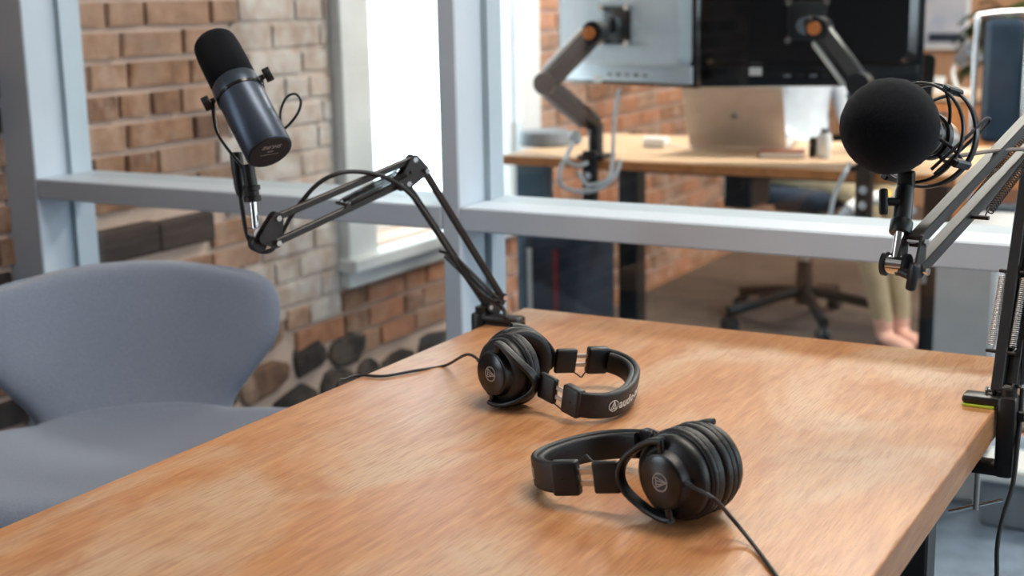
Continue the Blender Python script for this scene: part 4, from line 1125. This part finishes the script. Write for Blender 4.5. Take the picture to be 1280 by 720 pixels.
# ---- office chairs
def office_chair(label, loc, rz, seat_z=.47, back_w=.46, back_z=(.60, 1.12), mback='black'):
    t = empty('office_chair', loc, label, 'chair'); t.rotation_euler.z = rz     # forward = +x
    for k in range(5):
        a = 2*PI*k/5+.5; d = V((math.cos(a), math.sin(a), 0))
        bm = bmesh.new(); add_sweep(bm, [V((0, 0, .135))+d*.03, V((0, 0, .125))+d*.12, V((0, 0, .085))+d*.33], rrect(.036, .04, .01, 2), up=(0, 0, 1)); fin('leg', bm, 'black', t, angle=40)
        bm = bmesh.new(); s_ = d.cross(V((0, 0, 1))); c = d*.325+V((0, 0, .034))
        add_cyl(bm, c-s_*.022, c-s_*.006, .032, n=18); add_cyl(bm, c+s_*.006, c+s_*.022, .032, n=18); add_cyl(bm, c, c+V((0, 0, .05)), .010, n=10); fin('caster', bm, 'rubber', t, angle=40)
    bm = bmesh.new(); add_cyl(bm, V((0, 0, .09)), V((0, 0, .26)), .036, .030, 22); fin('column_sleeve', bm, 'black', t, angle=40)
    bm = bmesh.new(); add_cyl(bm, V((0, 0, .25)), V((0, 0, seat_z-.03)), .019, n=18); fin('gas_lift', bm, 'steel', t, angle=40)
    box('mechanism', (0, 0, seat_z-.03), (.2, .16, .05), 'black', t, .01)
    bm = bmesh.new(); add_box(bm, V((.02, 0, seat_z+.03)), (.47, .48, .07), None, .03, 3); fin('seat', bm, 'navy', t, angle=60)
    bm = bmesh.new(); n = 12; z0, z1 = back_z
    for fr in (0, 1):
        pass
    rows = []
    for i in range(11):
        f = i/10; zz = z0+(z1-z0)*f; hw = back_w/2*(.86+.14*math.sin(PI*min(1, f*1.15)))*(1 if f < .93 else .93)
        row = [(-.22-.05*f+.06*(u*u)+.03*math.sin(PI*f), u*hw, zz) for u in [-1+2*j/n for j in range(n+1)]]
        rows.append(row)
    va = [[bm.verts.new(p) for p in r] for r in rows]; vb = [[bm.verts.new((p[0]-.025, p[1], p[2])) for p in r] for r in rows]
    for i in range(10):
        for j in range(n):
            bm.faces.new((va[i][j], va[i][j+1], va[i+1][j+1], va[i+1][j])); bm.faces.new((vb[i][j], vb[i+1][j], vb[i+1][j+1], vb[i][j+1]))
        for g in (0, n): bm.faces.new((va[i][g], va[i+1][g], vb[i+1][g], vb[i][g]))
    for i in (0, 10):
        for j in range(n): bm.faces.new((va[i][j], va[i][j+1], vb[i][j+1], vb[i][j]))
    fin('backrest', bm, mback, t, angle=50)
    bm = bmesh.new(); add_sweep(bm, catmull([V((-.05, 0, seat_z-.02)), V((-.24, 0, seat_z-.01)), V((-.275, 0, z0)), V((-.28, 0, z0+.2))], 6), rrect(.05, .02, .006, 2), up=(0, 1, 0)); fin('back_support', bm, 'black', t, angle=40)
    for q in (-1, 1):
        tube('armrest', [(-.12, q*.24, seat_z), (-.12, q*.28, seat_z+.12), (-.06, q*.28, seat_z+.20), (.12, q*.28, seat_z+.20)], .016, 'black', t)
    return t
RZ = FZ+.012
ch0 = on(1010, 400, 2, RZ+.09)
SC = V((-1.64, 5.24, RZ))
office_chair('black swivel chair carrying the seated person in khaki trousers', SC, math.radians(-16), .51)
# black laptop on a stand at the right end of the office desk
bl = on(1068, 120, 1, 4.06); br = on(1160, 120, 1, 4.06); bl.z = br.z = DZ+.10
lp_ = empty('laptop', tuple((bl+br)/2-V((0, 0, .10))), 'black laptop raised on a stand at the right end of the office desk', 'laptop'); lo = V(lp_.location)
ex = (br-bl); ex.z = 0; wl = ex.length+.04; ex.normalize(); nb_ = ex.cross(V((0, 0, 1))).normalized()
if nb_.dot(CAM-bl) < 0: nb_ = -nb_
uv = (V((0, 0, 1))+nb_*.12).normalized(); hl2 = (bl.z, on(1120, 67, 1, bl.y).z); hl2 = hl2[1]-hl2[0]
bm = bmesh.new(); Tm = Matrix.Translation((bl+br)/2+uv*hl2/2-lo) @ frame(nb_.lerp(uv.cross(ex), 0) , ex)
poly = [(x*(1.0 if y > 0 else .93), y) for x, y in rrect(wl, hl2, .018, 4)]
add_prism(bm, poly, Matrix.Translation(-(Tm.to_3x3() @ V((0, 0, .004)))) @ Tm, .008); fin('lid', bm, 'black', lp_, angle=30)
aw = -nb_
bm = bmesh.new(); add_box(bm, (bl+br)/2+aw*.11-lo-V((0, 0, .006)), (wl*.93, .21, .012), frame(V((0, 0, 1)), ex), .004, 2); fin('base', bm, 'black', lp_, angle=40)
for q in (-1, 1):
    bm = bmesh.new(); c = (bl+br)/2+aw*.11+ex*q*wl*.33-lo; add_box(bm, V((c.x, c.y, .044)), (.02, .19, .088), frame(V((0, 0, 1)), ex), .004); fin('stand_leg', bm, 'greyp', lp_)

# executive chair on the right: dark glossy padding in a bright tubular frame
ep = on(1266, 100, 1, 5.4)
t = empty('executive_chair', (ep.x+.05, 5.4, RZ), 'glossy blue black padded chair with chrome frame at the right edge', 'chair'); ztop = on(1262, 22, 1, 5.4).z-RZ; zlow = on(1262, 180, 1, 5.4).z-RZ
for k, xx in enumerate((-.085, .095)):
    box('back_cushion', (xx, 0, (ztop+zlow)/2), (.15, .07, ztop-zlow), 'glossblue', t, .03, None, 3)
tube('frame', [(-.185, .01, .46), (-.185, 0, zlow-.05), (-.185, 0, ztop-.06), (-.155, 0, ztop+.012), (.165, 0, ztop+.012), (.195, 0, ztop-.06), (.195, 0, zlow-.05), (.195, .01, .46)], .012, 'chrome', t, 8, 12)
tube('frame', [(.003, -.03, zlow), (.003, -.035, (zlow+ztop)/2), (.003, -.02, ztop)], .014, 'chrome', t, 6, 12)
box('seat', (0, .23, .46), (.42, .46, .08), 'glossblue', t, .03, None, 3)
bm = bmesh.new(); add_cyl(bm, V((0, .2, .10)), V((0, .2, .43)), .025, n=20); fin('gas_lift', bm, 'chrome', t, angle=40)
for k in range(5):
    a = 2*PI*k/5; d = V((math.cos(a), math.sin(a), 0)); bm = bmesh.new(); add_bar(bm, V((0, .2, .11)), V((0, .2, .06))+d*.31, .03, .04, None, .006); fin('leg', bm, 'chrome', t)
    bm = bmesh.new(); c = V((0, .2, .03))+d*.31; s_ = d.cross(V((0, 0, 1))); add_cyl(bm, c-s_*.02, c+s_*.02, .03, n=16); fin('caster', bm, 'rubber', t, angle=40)

# ---- the seated person
def skinned(name, verts, edges, radii, root_i, m, parent, sub=2):
    me = bpy.data.meshes.new(name); me.from_pydata([tuple(v) for v in verts], edges, [])
    o = bpy.data.objects.new(name, me); COL.objects.link(o)
    md = o.modifiers.new('skin', 'SKIN'); md.use_smooth_shade = True
    sv = me.skin_vertices[0].data if me.skin_vertices else None
    if sv is None:
        bm = bmesh.new(); bm.from_mesh(me); bm.verts.layers.skin.verify(); bm.to_mesh(me); bm.free(); sv = me.skin_vertices[0].data
    for i, r in enumerate(radii):
        sv[i].radius = r if isinstance(r, tuple) else (r, r); sv[i].use_root = (i == root_i)
    s2 = o.modifiers.new('sub', 'SUBSURF'); s2.levels = sub; s2.render_levels = sub
    dg = bpy.context.evaluated_depsgraph_get(); dg.update()
    me2 = bpy.data.meshes.new_from_object(o.evaluated_get(dg)); bpy.data.objects.remove(o); bpy.data.meshes.remove(me)
    me2.name = name; me2.materials.clear()
    return link(name, me2, MT[m] if m else None, parent, True)
fd = V((.87, -.49, 0)).normalized(); lf = V((0, 0, 1)).cross(fd)          # forward and the sitter's left
P0 = SC+V((0, 0, .60))-fd*.06
per = empty('person', tuple(SC), 'person in pale shirt and khaki trousers seated behind the office desk', 'person'); po = V(per.location)
hip = P0; chest = P0+V((0, 0, .28))-fd*.02; sho = P0+V((0, 0, .48))+fd*.01; neck = P0+V((0, 0, .56))+fd*.02; hb = P0+V((0, 0, .63))+fd*.035; ht = P0+V((0, 0, .76))+fd*.045
fa = on(1110, 428, 2, RZ+.03); fb = on(1130, 424, 2, RZ+.03)
verts = [hip, chest, sho, neck, hb, ht]; rad = [(.155, .115), (.15, .105), (.125, .075), .052, (.072, .085), (.068, .078)]
edges = [(0, 1), (1, 2), (2, 3), (3, 4), (4, 5)]
def addv(p, r, prev):
    verts.append(p); rad.append(r); edges.append((prev, len(verts)-1)); return len(verts)-1
matz = {}
for q, ft in ((-1, fa), (1, fb)):
    h = addv(hip+lf*q*.09+fd*.03, .088, 0); kn = addv(hip+fd*.43+lf*q*.085+V((0, 0, -.01)), .066, h)
    knee = verts[kn]; an = V((ft.x, ft.y, RZ+.085))-fd*.02
    cf = addv(knee.lerp(an, .35)-fd*.01, .058, kn); ak = addv(an, .036, cf)
    he = addv(V((an.x, an.y, RZ+.045)), .034, ak); tt = addv(V((ft.x, ft.y, RZ+.030))+fd*.13-V((0, .03, 0)), .026, he)
for q in (-1, 1):
    s_ = addv(sho+lf*q*.175-V((0, 0, .02)), .058, 2); e_ = addv(sho+lf*q*.22-V((0, 0, .28))+fd*.04, .044, s_); w_ = addv(hip+lf*q*.13+fd*.27+V((0, 0, .11)), .030, e_)
    pm = addv(hip+lf*q*.11+fd*.33+V((0, 0, .10)), (.034, .018), w_)
    for k in range(4): 
        k1_ = addv(hip+lf*q*(.085+.02*k)+fd*.385+V((0, 0, .095)), .0095, pm); addv(hip+lf*q*(.083+.021*k)+fd*(.425-.006*abs(k-1.5))+V((0, 0, .080)), .008, k1_)
    k1_ = addv(hip+lf*q*.065+fd*.34+V((0, 0, .10)), .010, pm); addv(hip+lf*q*.05+fd*.37+V((0, 0, .092)), .009, k1_)
body_ = skinned('body', [v-po for v in verts], edges, rad, 0, None, per, 2)
for m in ('skin', 'shirt', 'khaki'): body_.data.materials.append(MT[m])
for pl in body_.data.polygons:
    c = V(pl.center)+po; rel = c-P0
    if rel.z > .54: mi = 0
    elif rel.z > .055 and rel.dot(fd) < .26: mi = 1
    elif rel.z > .055 and rel.dot(fd) >= .26 and rel.z > .072: mi = 0
    elif c.z < RZ+.115: mi = 0
    else: mi = 2
    pl.material_index = mi
# hair, nose, eyes, sandals
hc = (hb+ht)/2-po
bm = bmesh.new(); bmesh.ops.create_uvsphere(bm, u_segments=24, v_segments=16, radius=.102, matrix=Matrix.Translation(hc+V((0, 0, .035))-fd*.022) @ Matrix.Diagonal((1, 1, 1.12, 1)))
bmesh.ops.delete(bm, geom=[v for v in bm.verts if (v.co-hc).dot(fd) > .035 and (v.co-hc).z < .075], context='VERTS'); fin('hair', bm, 'hair', per, True)
for q in (-1, 1):
    bm = bmesh.new(); bmesh.ops.create_uvsphere(bm, u_segments=12, v_segments=8, radius=.012, matrix=Matrix.Translation(hc+fd*.085+lf*q*.03+V((0, 0, .01)))); fin('eye', bm, 'white', per, True)
bm = bmesh.new(); add_cyl(bm, hc+fd*.085+V((0, 0, .008)), hc+fd*.108+V((0, 0, -.022)), .007, .013, 10); fin('nose', bm, 'skin', per, True)
box('mouth', hc+fd*.088+V((0, 0, -.05)), (.012, .045, .010), 'red', per, .004, frame(V((0, 0, 1)), fd))
for ft in (fa, fb):
    c = V((ft.x, ft.y, RZ+.006))+fd*.045-V((0, .012, 0))-po
    box('sandal', c, (.25, .085, .012), 'black', per, .005, frame(V((0, 0, 1)), fd)); 

# ---- cabinet, box, side table and the things around it, plant
cx0, cx1 = on(1166, 400, 1, 3.55).x, on(1242, 400, 1, 3.55).x
t = empty('filing_cabinet', ((cx0+cx1)/2, 3.775, FZ), 'pale grey steel filing cabinet just behind the glass partition', 'cabinet')
wz = .70
box('carcass', (0, 0, wz/2+.0), (cx1-cx0, .44, wz), 'cabinet', t, .004)
d = box('door', (0, -.226, wz/2), (cx1-cx0-.012, .012, wz-.03), 'cabinet', t, .003); box('handle', (-.10, -.235, wz-.10), (.012, .008, .05), 'steel', d, .002)
# low shelf unit at the far right with boxes
s_y = 6.2
sx0, sx1 = on(1158, 125, 1, s_y).x, on(1300, 125, 1, s_y).x; sz = on(1190, 118, 1, s_y).z
t = empty('sideboard', ((sx0+sx1)/2, s_y+.2, RZ), 'low pale wooden sideboard in the far right of the office', 'sideboard')
hh = sz-RZ
box('top', (0, 0, hh-.015), (sx1-sx0, .42, .03), 'desk', t, .003); box('carcass', (0, .01, (hh-.03)/2), (sx1-sx0-.03, .39, hh-.03), 'desk', t, .003)
for k in range(3):
    d = box('door', ((k-1)*(sx1-sx0-.04)/3, -.192, (hh-.03)/2+.02), ((sx1-sx0-.06)/3, .014, hh-.09), 'deskedge', t, .003); box('handle', ((k-1)*(sx1-sx0-.04)/3+.05, -.204, (hh-.03)/2+.18), (.012, .012, .10), 'steel', d, .003)
p = on(1196, 112, 1, s_y+.1)
t = empty('table_lamp', (p.x, s_y+.1, sz), 'small desk lamp with grey tilted head on the far sideboard', 'lamp')
lathe('base', [(0, 0), (.06, 0), (.06, .012), (.012, .02), (0, .02)], 'white', t); tube('stem', [(0, 0, .02), (-.02, 0, .09), (.01, 0, .15)], .009, 'white', t)
bm = bmesh.new(); add_lathe(bm, [(.02, .0), (.03, .002), (.052, .085), (.046, .085), (.02, .01)], Matrix.Translation((.0, 0, .13)) @ frame(V((.7, -.2, .55))), 24); fin('shade', bm, 'greyp', t, angle=40)
p = on(1178, 116, 1, s_y+.08)
for k, (dx, hgt, mm, lb) in enumerate(((-.02, .07, 'white', 'short white paper cup on the far sideboard'), (.20, .05, 'skin', 'small pink bowl on the far sideboard beside the lamp'))):
    o = lathe('cup' if k == 0 else 'bowl', [(0, 0), (.026, 0), (.036, hgt), (.033, hgt), (.024, .006), (0, .006)], mm); o.location = (p.x+dx, s_y+.06, sz); tag(o, lb, 'cup' if k == 0 else 'bowl')
# pictures on the far wall, plant
pw = on(1176, 12, 1, 8.49)
t = empty('framed_print', (pw.x, 8.49, pw.z-.22), 'pale framed print on the far tan wall', 'picture')
box('frame', (0, -.012, .22), (.34, .024, .46), 'white', t, .004); box('sheet', (0, -.0255, .22), (.30, .003, .42), mat('pale_blue_print', srgb(176, 186, 204), .8, col2=srgb(206, 206, 214), vscale=9), t); box('caption_bar', (.04, -.028, .06), (.20, .003, .05), 'navy', t)
pp_ = on(1238, 14, 1, 6.9)
t = empty('potted_plant', (pp_.x, 7.2, RZ), 'leafy green potted plant at the top right behind the chrome framed chair', 'plant')
ptop = pp_.z-RZ
lathe('pot', [(0, 0), (.14, 0), (.17, .34), (.18, .36), (.165, .36), (.13, .03), (0, .03)], 'white', t); lathe('soil', [(0, .32), (.155, .32), (.155, .30), (0, .30)], 'book', t, None, 24)
tube('stem', [(0, 0, .3), (.01, .01, .6), (-.01, 0, ptop-.06)], .014, 'book', t)
rl = random.Random(9)
for k in range(46):
    a = rl.uniform(0, 2*PI); el = rl.uniform(-.5, .9); L_ = rl.uniform(.16, .30); st = V((0, 0, ptop-.10+rl.uniform(-.12, .10)))
    d = V((math.cos(a)*math.cos(el), math.sin(a)*math.cos(el), math.sin(el))); sd = d.cross(V((0, 0, 1))).normalized()
    bm = bmesh.new(); rows = []
    for i in range(6):
        f = i/5; w = .045*math.sin(PI*min(.98, .08+.92*f))**.8; c = st+d*L_*f+V((0, 0, -.10*f*f))
        rows.append([bm.verts.new(c-sd*w+V((0, 0, .012))), bm.verts.new(c), bm.verts.new(c+sd*w+V((0, 0, .012)))])
    for r0, r1 in zip(rows, rows[1:]):
        for j in range(2): bm.faces.new((r0[j], r0[j+1], r1[j+1], r1[j]))
    bmesh.ops.solidify(bm, geom=bm.faces[:], thickness=.0015)
    fin('leaf', bm, 'leaf', t, True)

# looped arm of the occupied swivel chair: pale grey with a yellow band
ac = [o for o in bpy.data.objects if o.name == 'office_chair'][0]
bpy.context.view_layer.update(); inv = ac.matrix_world.inverted()
hp_ = [inv @ p for p in (atz(1046, 296, 4.95), atz(1052, 276, 4.95), atz(1062, 263, 4.95), atz(1080, 253, 4.95), atz(1100, 248, 4.96), atz(1122, 250, 4.97), atz(1140, 268, 4.98))]
arm_h = tube('arm_hoop', hp_, .022, 'greyp', ac, 8, 12)
tube('arm_pad', [p+V((0, 0, .006)) for p in hp_[2:5]], .024, 'white', arm_h, 8, 12)
tube('arm_band', [hp_[4]+V((0, 0, .006)), (hp_[4]+hp_[5])/2+V((0, 0, .006))], .025, 'yellow', arm_h, 8, 12)
# ---- storage crate on the office floor at the right
q0, q1 = on(1226, 610, 1, 3.42), on(1300, 610, 1, 3.42)
zt = on(1250, 602, 1, 3.42).z
t = empty('storage_crate', ((q0.x+q1.x)/2, 3.49, FZ), 'dark grey storage crate with pale lid on the blue grey carpet', 'crate')
hh = max(.06, zt-FZ)
box('crate', (0, 0, hh/2), (q1.x-q0.x, .14, hh), 'greyp', t, .01, None, 2); box('lid', (0, .0, hh+.02), (q1.x-q0.x+.02, .18, .04), 'white', t, .012, None, 3)
